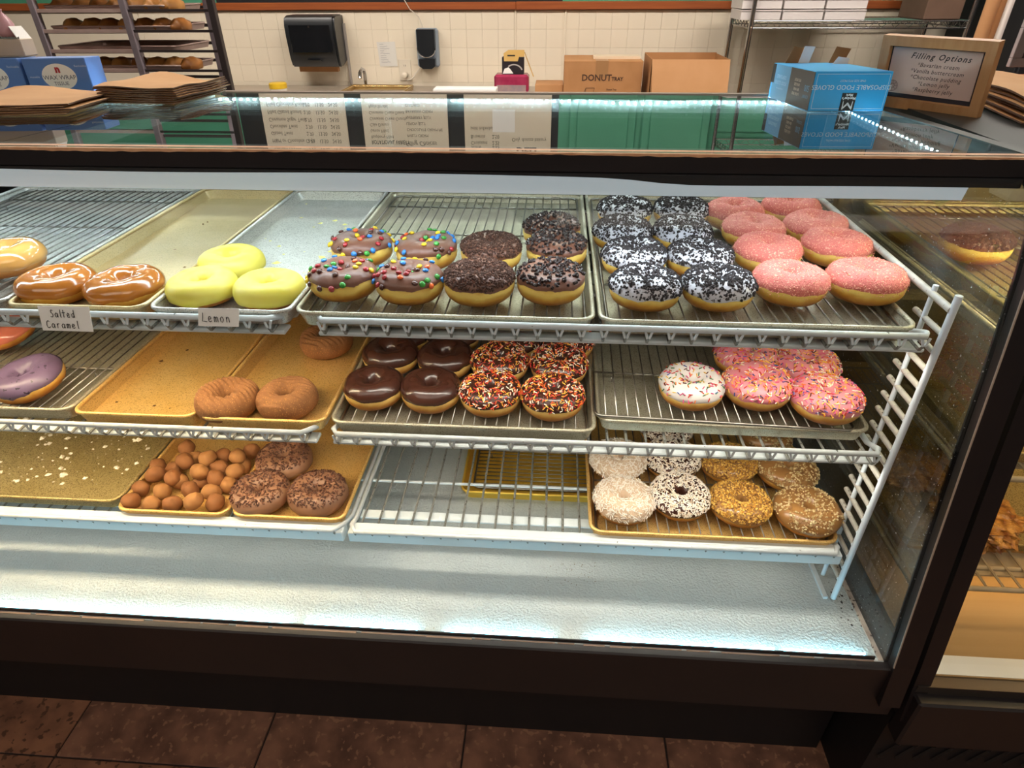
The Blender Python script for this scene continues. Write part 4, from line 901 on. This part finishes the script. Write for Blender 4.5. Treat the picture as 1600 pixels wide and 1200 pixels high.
# ================================================================== BACK WALL
def wallbox(u0, u1, v0, v1, y): p, q = at(u0, v1, 'y', y), at(u1, v0, 'y', y); return p.x, q.x, p.z, q.z
BLKP = mk('black_plastic', '#1d1f22', '#24272a', 8, rough=.28); SMOKE = mk('smoke_plastic', '#15171a', rough=.12)
x0, x1, z0, z1 = wallbox(455, 520, 24, 106, 3.47)
t = thing('paper_towel_dispenser', 'big black paper towel dispenser on the tiled wall', 'dispenser', ((x0+x1)/2, 3.66, (z0+z1)/2)); hw, hh = (x1-x0)/2, (z1-z0)/2
mb = MB(); pr_ = [(0, -hh+.03), (-.12, -hh), (-.165, -hh+.004), (-.185, -hh+.05), (-.20, hh*.2), (-.20, hh-.05), (-.185, hh-.012), (-.15, hh), (0, hh)]
mb.poly_prism(pr_, 'x', -hw+.012, hw-.012); mb.poly_prism([(y*.93, z*.96) for y, z in pr_], 'x', -hw, hw); mb.build('dispenser_cover', BLKP, t, 30)
MB().bbox(-hw+.03, hw-.03, -.2035, -.195, -hh+.085, hh-.05, .003).build('window_panel', SMOKE, t); MB().lathe([(0, -.002), (.006, -.002), (.006, .001), (0, .001)], 12, (0, 0, 0), 0, T(0, -.204, hh-.06) @ FRONT).build('lock_button', CHROME, t)
MB().poly_prism([(-.055, -hh+.035), (-.035, -hh+.05), (.035, -hh+.05), (.055, -hh+.035), (.04, -hh+.045), (-.04, -hh+.045)], 'y', -.198, -.188).build('pull_groove', SMOKE, t)
MB().box(-hw+.03, hw-.035, -.13, -.09, -hh-.028, -hh+.02).build('towel_tongue', CARD, t); MB().box(hw, hw+.012, -.02, 0, -hh-.115, hh-.05).build('side_bracket', mk('grey_bracket', '#a49c96', rough=.5), t)
x0, x1, z0, z1 = wallbox(651, 681, 45, 108, 3.56)
t = thing('soap_dispenser', 'small black and grey soap dispenser on the tiled wall', 'dispenser', ((x0+x1)/2, 3.66, (z0+z1)/2)); hw, hh = (x1-x0)/2, (z1-z0)/2
MB().bbox(-hw, hw, -.055, 0, -hh*.96, hh, .012).build('dispenser_back', mk('grey_plastic', '#8f9aa6', rough=.3), t, 30)
n_ = 14; pts = [(-hw*.8, hh*.97), (-hw*.8, hh*.3)]+[(hw*.8*math.cos(math.pi+math.pi*k/n_), hh*.05-hh*.42*math.sin(math.pi*k/n_)) for k in range(n_+1)]+[(hw*.8, hh*.3), (hw*.8, hh*.97)]
MB().poly_prism(pts, 'y', -.095, -.05).build('black_cover', BLKP, t, 40); MB().poly_prism([(-hw*.75, -hh*.5), (hw*.75, -hh*.5), (hw*.72, -hh*.85), (hw*.4, -hh*1.0), (-hw*.4, -hh*1.0), (-hw*.72, -hh*.85)], 'y', -.10, -.03).build('push_lever', BLKP, t, 40)
mb = MB(); mb.tube([(-hw*.82+.0, -.095, hh*.1)]+[(hw*.82*math.cos(math.pi+math.pi*k/n_), -.096, hh*.03-hh*.44*math.sin(math.pi*k/n_)) for k in range(n_+1)], .003, 5); mb.build('silver_band', CHROME, t, 60)
p = at(661, 44, 'y', 3.64); q = at(640, 14, 'y', 3.63); tag(MB().tube([q+Vector((-.03, 0, .05)), q, (q+p)/2+Vector((.015, 0, .01)), p, p+Vector((-.015, .01, -.1)), p+Vector((-.02, .01, -.2)), at(645, 122, 'y', 3.64), at(636, 126, 'y', 3.63)], .0028, 6).build('power_cable', mk('white_cable', '#d8cfc0', rough=.5), None, 60), 'thin white cable running down the tiled wall to the outlet', 'cable')
x0, x1, z0, z1 = wallbox(625, 641, 93, 126, 3.65); t = thing('wall_outlet', 'white wall outlet with a plugged-in adapter', 'outlet', ((x0+x1)/2, 3.66, (z0+z1)/2)); hw, hh = (x1-x0)/2, (z1-z0)/2
OUTW = mk('outlet_white', '#ded4c2', rough=.4); MB().bbox(-hw, hw, -.007, 0, -hh, hh, .002).build('cover_plate', OUTW, t)
mb = MB(); mb.lathe([(0, 0), (.015, 0), (.015, .003), (0, .003)], 16, (0, 0, 0), 0, T(0, -.006, hh*.42) @ FRONT); mb.build('socket', OUTW, t, 40); MB().box(-.006, -.004, -.0098, -.0088, hh*.42-.004, hh*.42+.006).box(.004, .006, -.0098, -.0088, hh*.42-.004, hh*.42+.006).build('socket_slots', INK, t)['kind'] = 'stuff'
MB().lathe([(0, .045), (.017, .04), (.020, .01), (.018, 0), (0, 0)], 14, (0, 0, 0), 0, T(.0, -.007, -hh*.4) @ FRONT).build('adapter', OUTW, t, 40)
x0, x1, z0, z1 = wallbox(594, 618, 65, 104, 3.655); t = thing('wall_note', 'handwritten white note taped to the tiled wall', 'note', (x0, 3.659, z0)); MB().add([(0, 0, 0), (x1-x0, -.004, .002), (x1-x0-.006, 0, z1-z0), (-.008, 0, z1-z0-.003), (0, -.0008, 0), (x1-x0, -.005, .002), (x1-x0-.006, -.0008, z1-z0), (-.008, -.0008, z1-z0-.003)], FL).build('paper', mk('note_paper', '#d8d4cc', rough=.7), t)
mb = MB(); rg = random.Random(2)
for k in range(9): mb.tube([(.012+.012*i, -.0052, (z1-z0)*(.9-.09*k)+rg.uniform(-.002, .002)) for i in range(rg.randint(3, 6))], .0007, 4)
stuff(mb.build('handwriting', mk('blue_grey_ink', '#7c7c88', rough=.6), t))
# back counter with sink and cartons
ctz = .915
t = thing('back_counter', 'stainless work counter along the tiled back wall', 'counter', (0, 0, 0)); MB().bbox(-2.1, 1.40, 3.02, 3.63, ctz-.03, ctz, .004).build('counter_top', mk('stainless', '#b7ab9c', '#a89c8c', 4, rough=.35, metal=.4), t); MB().box(-2.08, 1.38, 3.05, 3.63, .1, ctz-.03).build('counter_base', mk('counter_base_grey', '#8c8278', rough=.5), t)
p, q = at(535, 139, 'y', 3.2), at(632, 138, 'y', 3.2); t = thing('sink', 'brass-toned steel sink rim under the towel dispenser', 'sink', (p.x, 3.14, ctz)); w_ = q.x-p.x
mb = MB(); mb.tube([(0, 0, .02), (w_, 0, .02), (w_, .3, .02), (0, .3, .02)], .008, 8, closed=True); mb.build('sink_rim', mk('brass_steel', '#c9ad78', rough=.25, metal=.8), t, 60); MB().box(0, w_, -.002, .002, 0, .03).box(0, w_, .298, .302, 0, .03).box(-.002, .002, 0, .3, 0, .03).box(w_-.002, w_+.002, 0, .3, 0, .03).build('sink_wall', mk('brass_steel', '#c9ad78'), t)
p = at(570, 140, 'y', 3.46); t = thing('faucet', 'curved chrome faucet at the sink', 'faucet', (p.x, 3.5, ctz)); MB().tube([(0, 0, 0), (0, 0, .08), (0, -.01, .105), (0, -.05, .115), (0, -.10, .10), (0, -.115, .07)], .011, 8).build('spout', CHROME, t, 60); MB().lathe([(0, 0), (.025, 0), (.022, .02), (0, .02)], 14).build('base_ring', CHROME, t, 60)
p = at(435, 137, 'y', 3.2); t = thing('tub', 'small tub with a yellow lid beside the sink', 'tub', (p.x, 3.2, ctz)); MB().lathe([(0, 0), (.045, 0), (.050, .04), (0, .04)], 20).build('tub_body', PAPER, t, 40); MB().lathe([(.052, .038), (.052, .064), (.047, .068), (0, .068)], 20).build('lid', mk('yellow_plastic', '#e2b92c', rough=.4), t, 40)
def carton(name, label, u0, u1, v0, y, d_, mat, rz=0, zb=ctz):
    p, q = at(u0, v0, 'y', y), at(u1, v0, 'y', y); t = thing(name, label, 'carton', (p.x, y, zb), (0, 0, rz)); return t, q.x-p.x, p.z-zb
t, w_, h_ = carton('cardboard_box', 'closed brown carton printed DONUT TRAY on the back counter', 882, 1006, 95, 3.10, .3, CARD); MB().bbox(0, w_, 0, .34, 0, h_, .003).build('carton_body', CARD, t); MB().box(w_*.4, w_*.56, -.001, .341, h_*.6, h_+.001).build('tape', mk('brown_tape', '#a37850', rough=.35), t)
MB().box(w_*.38, w_*.98, .10, .2, h_, h_+.014).build('torn_flap', mk('torn_paper', '#d6c2a6', rough=.8), t)
BRP = mk('brown_print', '#4a3020', rough=.7)
lettering(t, [('DONUT', .046, T(w_*.42, -.0012, h_*.56) @ FRONT, dict(sx=1.0, bold=.0012)), ('TRAY', .026, T(w_*.685, -.0012, h_*.535) @ FRONT, dict(bold=.001)), ('Donut Tray', .012, T(w_*.62, -.0012, h_*.26) @ FRONT, dict(bold=.0004)), ('12 count - 50', .012, T(w_*.60, -.0012, h_*.17) @ FRONT, {}), ('9.75 x 6.25 x 2.25', .010, T(w_*.58, -.0012, h_*.09) @ FRONT, {})], BRP)
mb = MB()
for a, b in (((.24, .05), (.38, .10)), ((.38, .10), (.40, .30)), ((.40, .30), (.29, .30)), ((.29, .30), (.24, .05)), ((.28, .14), (.37, .16)), ((.29, .30), (.28, .14))): mb.tube([(w_*a[0], -.001, h_*a[1]), (w_*b[0], -.001, h_*b[1])], .0011, 4)
stuff(mb.build('tray_drawing', BRP, t))
t, w_, h_ = carton('cardboard_box', 'open brown carton with a drooping front flap on the counter', 1020, 1143, 92, 3.02, .3, CARDL)
mb = MB(); d_ = .38; th_ = .004
mb.box(0, w_, .02, .02+th_, 0, h_*.97).box(0, w_, d_-th_, d_, 0, h_).box(0, th_, .02, d_, 0, h_*.98).box(w_-th_, w_, .02, d_, 0, h_*.98).box(0, w_, .02, d_, 0, th_); mb.build('carton_body', CARD, t)
MB().add([(.012, -.025, .015), (w_+.004, -.03, .012), (w_, .018, h_*.98), (0, .018, h_*.98), (.012, -.021, .015), (w_+.004, -.026, .012), (w_, .022, h_*.98), (0, .022, h_*.98)], FL).build('front_flap', CARDL, t)
p = at(785, 116, 'y', 3.26); q = at(819, 82, 'y', 3.26); pz = at(772, 134, 'y', 3.22); pq = at(826, 117, 'y', 3.22)
t = thing('packet', 'pink and silver plastic packet under the small black box', 'packet', (pz.x, 3.22, ctz)); MB().bbox(0, pq.x-pz.x, 0, .12, .012, pq.z-ctz, .012).build('packet_body', mk('pink_foil', '#8e2748', '#a83a58', 20, rough=.25), t, 30); MB().bbox(.008, pq.x-pz.x-.008, -.0005, .1, .0, (pq.z-ctz)*.58, .008).build('silver_front', mk('silver_foil', '#b89a94', '#8f8894', 30, rough=.3, metal=.3), t, 30)
w_, h_ = q.x-p.x, .125; t = thing('small_box', 'little black and yellow open box on the pink packet', 'carton', (p.x, 3.235, pq.z+.0005)); MB().bbox(0, w_, 0, .06, 0, h_*.72, .002).build('carton_body', mk('black_carton', '#2b2528', rough=.4), t)
MB().poly_prism([(w_*.1, h_*.55), (w_*.72, h_*.55), (w_*.78, h_*.74), (w_*1.02, h_*.74), (w_*1.02, h_*1.02), (w_*.3, h_*1.02), (w_*.08, h_*.88)], 'y', -.002, 0).build('yellow_flap', mk('manila', '#d2aa62', rough=.7), t); MB().bbox(w_*.25, w_*.6, -.0032, -.002, h_*.76, h_*.82, .001).build('hand_slot', INK, t)
mb = MB(); n_ = 12; mb.v = [(w_*(.55+.42*r*math.cos(a)), -.0008, h_*(.08+.36*r*math.sin(a))) for r in (.85, 1.0) for a in [math.pi*k/n_*.62+.35 for k in range(n_+1)]]; mb.f = [(i, i+1, n_+2+i, n_+1+i) for i in range(n_)]; mb.m = [0]*n_; mb.build('printed_arc', mk('grey_arc', '#b8b0aa', rough=.5), t); MB().poly_prism([(w_*.03, h_*.03), (w_*.52, h_*.04), (w_*.40, h_*.2), (w_*.3, h_*.3), (w_*.12, h_*.24)], 'y', -.0008, 0).build('printed_cloud', PAPER, t)
MB().add([(w_, .02, h_*.9), (w_+.003, .02, h_*.9), (w_*1.45, .02, -.015), (w_*1.42, .02, -.015), (w_, .05, h_*.9), (w_+.003, .05, h_*.9), (w_*1.45, .05, -.015), (w_*1.42, .05, -.015)], FL).build('side_flap', mk('manila', '#d2aa62'), t)
for u0, u1, v0, y, d_, mat, lab in ((676, 775, 139, 3.05, .12, PAPER, 'flat white carton lid lying on the counter'), (836, 880, 132, 3.2, .2, CARDL, 'flat brown cardboard piece left of the printed carton')):
    p, q = at(u0, v0, 'y', y), at(u1, v0, 'y', y); o = MB().bbox(0, q.x-p.x, 0, d_, 0, max(.012, p.z-ctz), .003).build('flat_carton', mat, None, 0, (p.x, y, ctz)); tag(o, lab, 'carton')

# wire shelving with white boxes
t = thing('wire_shelving', 'chrome wire shelving unit against the back wall', 'shelving', (0, 0, 0)); XA, XB, YA, YB = 1.424, 2.56, 3.15, 3.60
for x in (XA, XB):
    for y in (YA, YB): MB().tube([(x, y, 0), (x, y, 1.95)], .0127, 10).build('post', CHROME, t, 60)
for zs in (.35, 1.285, 1.75):
    for nm, (a, b) in (('front_truss', ((XA, YA), (XB, YA))), ('rear_truss', ((XA, YB), (XB, YB))), ('side_truss', ((XA, YA), (XA, YB))), ('side_truss', ((XB, YA), (XB, YB)))):
        mb = MB(); A, B = Vector((a[0], a[1], zs)), Vector((b[0], b[1], zs)); L_ = (B-A).length; n_ = int(L_/.034); 
        mb.tube([A+Vector((0, 0, .015)), B+Vector((0, 0, .015))], .0035, 6); mb.tube([A-Vector((0, 0, .018)), B-Vector((0, 0, .018))], .0035, 6)
        mb.tube([A+(B-A)*(k/n_)+Vector((0, 0, .014 if k % 2 else -.017)) for k in range(n_+1)], .0024, 5); mb.build(nm, CHROME, t, 60)
    mb = MB()
    for k in range(44): x = XA+(XB-XA)*(k+.5)/44; mb.tube([(x, YA, zs+.017), (x, YB, zs+.017)], .0018, 4)
    stuff(mb.build('shelf_wires', CHROME, t, 60))
WBOX = mk('white_box_card', '#d9d2cf', '#cfc6c2', 5, rough=.6); z = 1.285+.0205
bm = MB().poly_prism([(0, 0), (.21, 0), (.21, .047), (.204, .047), (.198, .041), (.012, .041), (.006, .047), (0, .047)], 'y', 0, .012).box(0, .21, .012, .25, 0, .047).mesh('box_body', WBOX); lm = MB().add([(-.002, -.003, .040), (.212, -.003, .040), (.212, .252, .049), (-.002, .252, .049), (.004, -.004, .0445), (.206, -.004, .0445), (.212, .252, .0505), (-.002, .252, .0505)], FL).mesh('lid', WBOX)
pos_ = ('leftmost', 'second', 'third', 'rightmost'); lay_ = ('bottom', 'middle', 'top')
for c in range(3):
    for l in range(3):
        t = thing('bakery_box', '%s column, %s layer white bakery box on the wire shelf' % (pos_[c], lay_[l]), 'box', (1.366+.222*c, 3.17+.006*l, z+.0515*l), (0, 0, R_(.8*l-.5)), 'white bakery boxes on the wire shelf')
        put('box_body', bm, t); put('lid', lm, t)
t = thing('cardboard_box', 'brown carton at the right end of the wire shelf', 'carton', (2.33, 3.18, z)); MB().bbox(0, .19, 0, .3, 0, .22, .003).build('carton_body', mk('dark_carton', '#6e5444', '#5f4738', 8, rough=.8), t); MB().box(.08, .11, -.001, .301, .1, .221).build('tape', mk('brown_tape', '#a37850'), t)
# dark corner: cupboard, rolls, picture
t = thing('black_cupboard', 'tall black cupboard beside the wire shelving', 'cupboard', (2.66, 2.55, 0)); MB().bbox(0, 1.1, .25, 1.0, 0, 2.0, .004).build('cupboard_body', BLACK2, t); MB().bbox(.01, .54, .235, .25, .05, 1.95, .004).build('door', BLACK2, t); MB().bbox(.56, 1.09, .235, .25, .05, 1.95, .004).build('door', BLACK2, t)
for u, v, r, mat, lab in ((1528, 70, .026, CARDL, 'tan cardboard roll standing beside the dark cupboard'), (1540, 70, .020, CARD, 'brown cardboard roll between two others'), (1553, 70, .018, PAPER, 'white roll standing right of the brown ones')):
    p = at(u, v, 'y', 2.3); o = MB().lathe([(r*.7, 0), (r, 0), (r, 1.62), (r*.7, 1.62), (r*.7, 0)], 18).build('paper_roll', mat, None, 40, (p.x, 2.3, 0)); tag(o, lab, 'roll', 'upright paper rolls')
p, q = at(1576, 105, 'y', 1.9), at(1660, 28, 'y', 1.9); t = thing('picture_frame', 'grey-framed picture at the right edge of the frame', 'picture', (p.x, 1.9, p.z)); w_, h_ = q.x-p.x, q.z-p.z
for a in ((0, w_, 0, .03), (0, w_, h_-.03, h_), (0, .035, .03, h_-.03), (w_-.035, w_, .03, h_-.03)): MB().bbox(a[0], a[1], 0, .02, a[2], a[3], .002).build('frame_bar', mk('grey_frame', '#9d9698', rough=.5), t)
MB().box(.03, w_-.03, .008, .012, .025, h_-.025).build('print', mk('dark_picture', '#3c3338', '#8a7c7c', 30, rough=.5), t)
t = thing('service_shelf', 'wood-edged cream half wall behind the neighbouring case', 'half wall', (0, 0, 0)); MB().box(1.75, 3.6, 1.88, 2.05, 0, 1.135).build('half_wall', CREAM, t); MB().bbox(1.74, 3.6, 1.86, 2.07, 1.135, 1.165, .004).build('ledge', WOOD, t)

# ================================================================== BREAD RACK
t = thing('pan_rack', 'grey sheet pan rack with bread at the upper left', 'rack', (0, 0, 0)); RM = mk('rack_metal', '#9a8f96', '#857a80', 14, rough=.4, metal=.4); RDK = mk('rack_dark', '#3e3636', rough=.4, metal=.3); PANE = mk('pan_edge_pink', '#b8a097', '#a89088', 20, rough=.5, metal=.2)
YR = 2.2
for x, m_ in ((-1.90, RM), (-1.49, RM), (-1.10, RDK)): MB().bbox(x-.014, x+.014, YR-.014, YR+.014, 0, 1.95, .002).build('post', m_, t)
for x in (-1.77, -1.36): MB().bbox(x-.012, x+.012, YR+.46, YR+.484, 0, 1.95, .002).build('post', RM, t)
levels = [1.394-.0775*k for k in range(-6, 12)]
for z in levels:
    MB().box(-1.886, -1.504, YR-.010, YR-.004, z-.016, z).box(-1.886, -1.504, YR-.010, YR+.012, z-.016, z-.014).build('slide_rail', PANE, t); MB().box(-1.476, -1.114, YR-.006, YR, z-.012, z-.002).build('slide_rail', RDK, t); MB().box(-1.76, -1.37, YR+.455, YR+.46, z-.014, z).build('slide_rail', RDK, t)
rgb = random.Random(6)
BRD = mk('bread_crust', '#b87838', '#8c5424', 14, rough=.45, coat=.15); BRD2 = mk('bread_crust_light', '#cc9450', '#aa7034', 14, rough=.45, coat=.15)
mb = MB(); nt, nj = 22, 12
for j in range(nj+1):
    ph = math.pi*j/nj
    for i in range(nt):
        th = 2*math.pi*i/nt; d = Vector((math.sin(ph)*math.cos(th), math.sin(ph)*math.sin(th), math.cos(ph))); k = 1+.10*noise.noise(d*2)+.07*math.sin(d.y*9+d.x*3)
        mb.v.append((d.x*.0375*k, d.y*.072*k, max(-.016, d.z*.036*k)+.016))
for j in range(nj):
    for i in range(nt): i2 = (i+1) % nt; mb.f.append((j*nt+i, (j+1)*nt+i, (j+1)*nt+i2, j*nt+i2)); mb.m.append(0)
brm = [mb.mesh('loaf_crust', BRD, 60), mb.mesh('loaf_crust', BRD2, 60)]
panm = pan_meshes(.56, .34, PANE)
LV = {0: 'uppermost visible', 1: 'second', 3: 'lowest visible', -2: 'high reflected', -4: 'highest reflected'}
for k in (0, 1, 2, 3, -4):
    z = 1.394-.0775*k
    pt = thing('sheet_pan', ('empty pan in the bread rack between two full ones' if k == 2 else '%s pan of bread in the rack' % LV[k]), 'tray', (-1.595, YR+.182, z-.013), group='pans in the bread rack'); put('pan_body', panm[0], pt); put('rim', panm[1], pt)
    if k == 2: continue
    for i in range(7):
        o = put('bread_loaf', brm[rgb.randrange(2)], None, (-1.80+.083*i+rgb.uniform(-.006, .006)-(0 if k != 0 else .02), YR+.092+rgb.uniform(-.008, .008), z-.0115), (0, 0, rgb.uniform(-.25, .25)))
        tag(o, '%s loaf from the left on the %s pan of the bread rack' % (('first', 'second', 'third', 'fourth', 'fifth', 'sixth', 'seventh')[i], LV[k]), 'bread', 'loaves in the bread rack')

# ================================================================== MENU BOARDS (seen mirrored in the glass top)
def board(x0, x1, z0, z1, label, items):
    t = thing('menu_board', label, 'menu board', (0, WY-.008, 0), group='menu boards above the counter'); bp_o = MB().bbox(x0, x1, -.012, 0, z0, z1, .002).build('board_panel', BOARD, t)
    lettering(bp_o, [(tx, s_, T(x, -.0126, z_) @ FRONT, kw) for tx, x, z_, s_, kw in items], INK); return t
LFT = dict(align='LEFT', sx=.85)
rows_ = (('Specialty Donuts', 1.826), ('M&M or Chocolate Chips', 1.773), ('Glazed Twist', 1.725), ('Chocolate Twist', 1.681), ('Cinnamon Sugar Twist', 1.638), ('Filled Glazed Round', 1.590), ('Filled Chocolate Round', 1.542))
it = []
for tx, z_ in rows_:
    it.append((tx, -1.575, z_, .034, LFT)); it += [(q, x, z_, .034, LFT) for q, x in (('2.70', -1.325), ('13.50', -1.243), ('24.50', -1.150))]
board(-1.617, -1.035, 1.44, 2.12, 'cream menu board listing twists and filled doughnuts with prices', it)
it = [('ROTATIONAL VARIETY', -.875, 1.775, .036, dict(align='LEFT', sx=.7, bold=.0006)), ('Filling Choices', -.645, 1.783, .044, dict(align='LEFT', sx=.85, shear=.4))]
it += [(tx, -.875, 1.742-.038*k, .028, LFT) for k, tx in enumerate(('Raspberry Filled', 'Lemon Filled', 'Cake Donuts', 'Cinnamon Cream Crunch', 'Cinnamon Cream Donut', 'Apple Strudel'))]+[(tx, -.625, 1.732-.038*k, .026, LFT) for k, tx in enumerate(('PHILLY CREAM', 'CHOCOLATE CREAM PIE', 'LEMON JELLY', 'RASPBERRY JELLY', 'BAVARIAN CREAM', 'CUSTARD'))]
board(-.922, -.342, 1.44, 2.12, 'cream menu board headed rotational variety and filling choices', it)
it = [('Scone', -.19, 1.806, .034, LFT), ('2.25', -.045, 1.806, .034, LFT), ('Croissant', -.19, 1.775, .034, LFT), ('2.25', -.045, 1.775, .034, LFT), ('Brownie', -.19, 1.735, .034, LFT), ('2.50', -.045, 1.735, .034, LFT), ('sold individually', -.19, 1.683, .034, LFT), ('Only donuts bakery', .09, 1.752, .034, LFT), ('DELI', .12, 1.825, .07, dict(align='LEFT', bold=.003))]
board(-.230, .352, 1.44, 2.12, 'cream menu board with croissant and brownie prices', it)
p = thing('taped_note', 'pale paper taped over the right menu board', 'note', (-.04, WY-.0215, 1.655)); MB().box(0, .15, -.0008, 0, -.09, .05).build('paper', PAPER, p)
for k, x in enumerate((.47, .95)):
    t = thing('green_panel', ('left', 'right')[k]+' raised green wall panel above the counter', 'panel', (x, WY-.012, 1.44)); MB().bbox(0, .44, -.012, .006, 0, .62, .006).build('panel_board', GREEN, t); MB().bbox(.05, .39, -.020, -.012, .06, .56, .006).build('raised_field', GREEN, t)
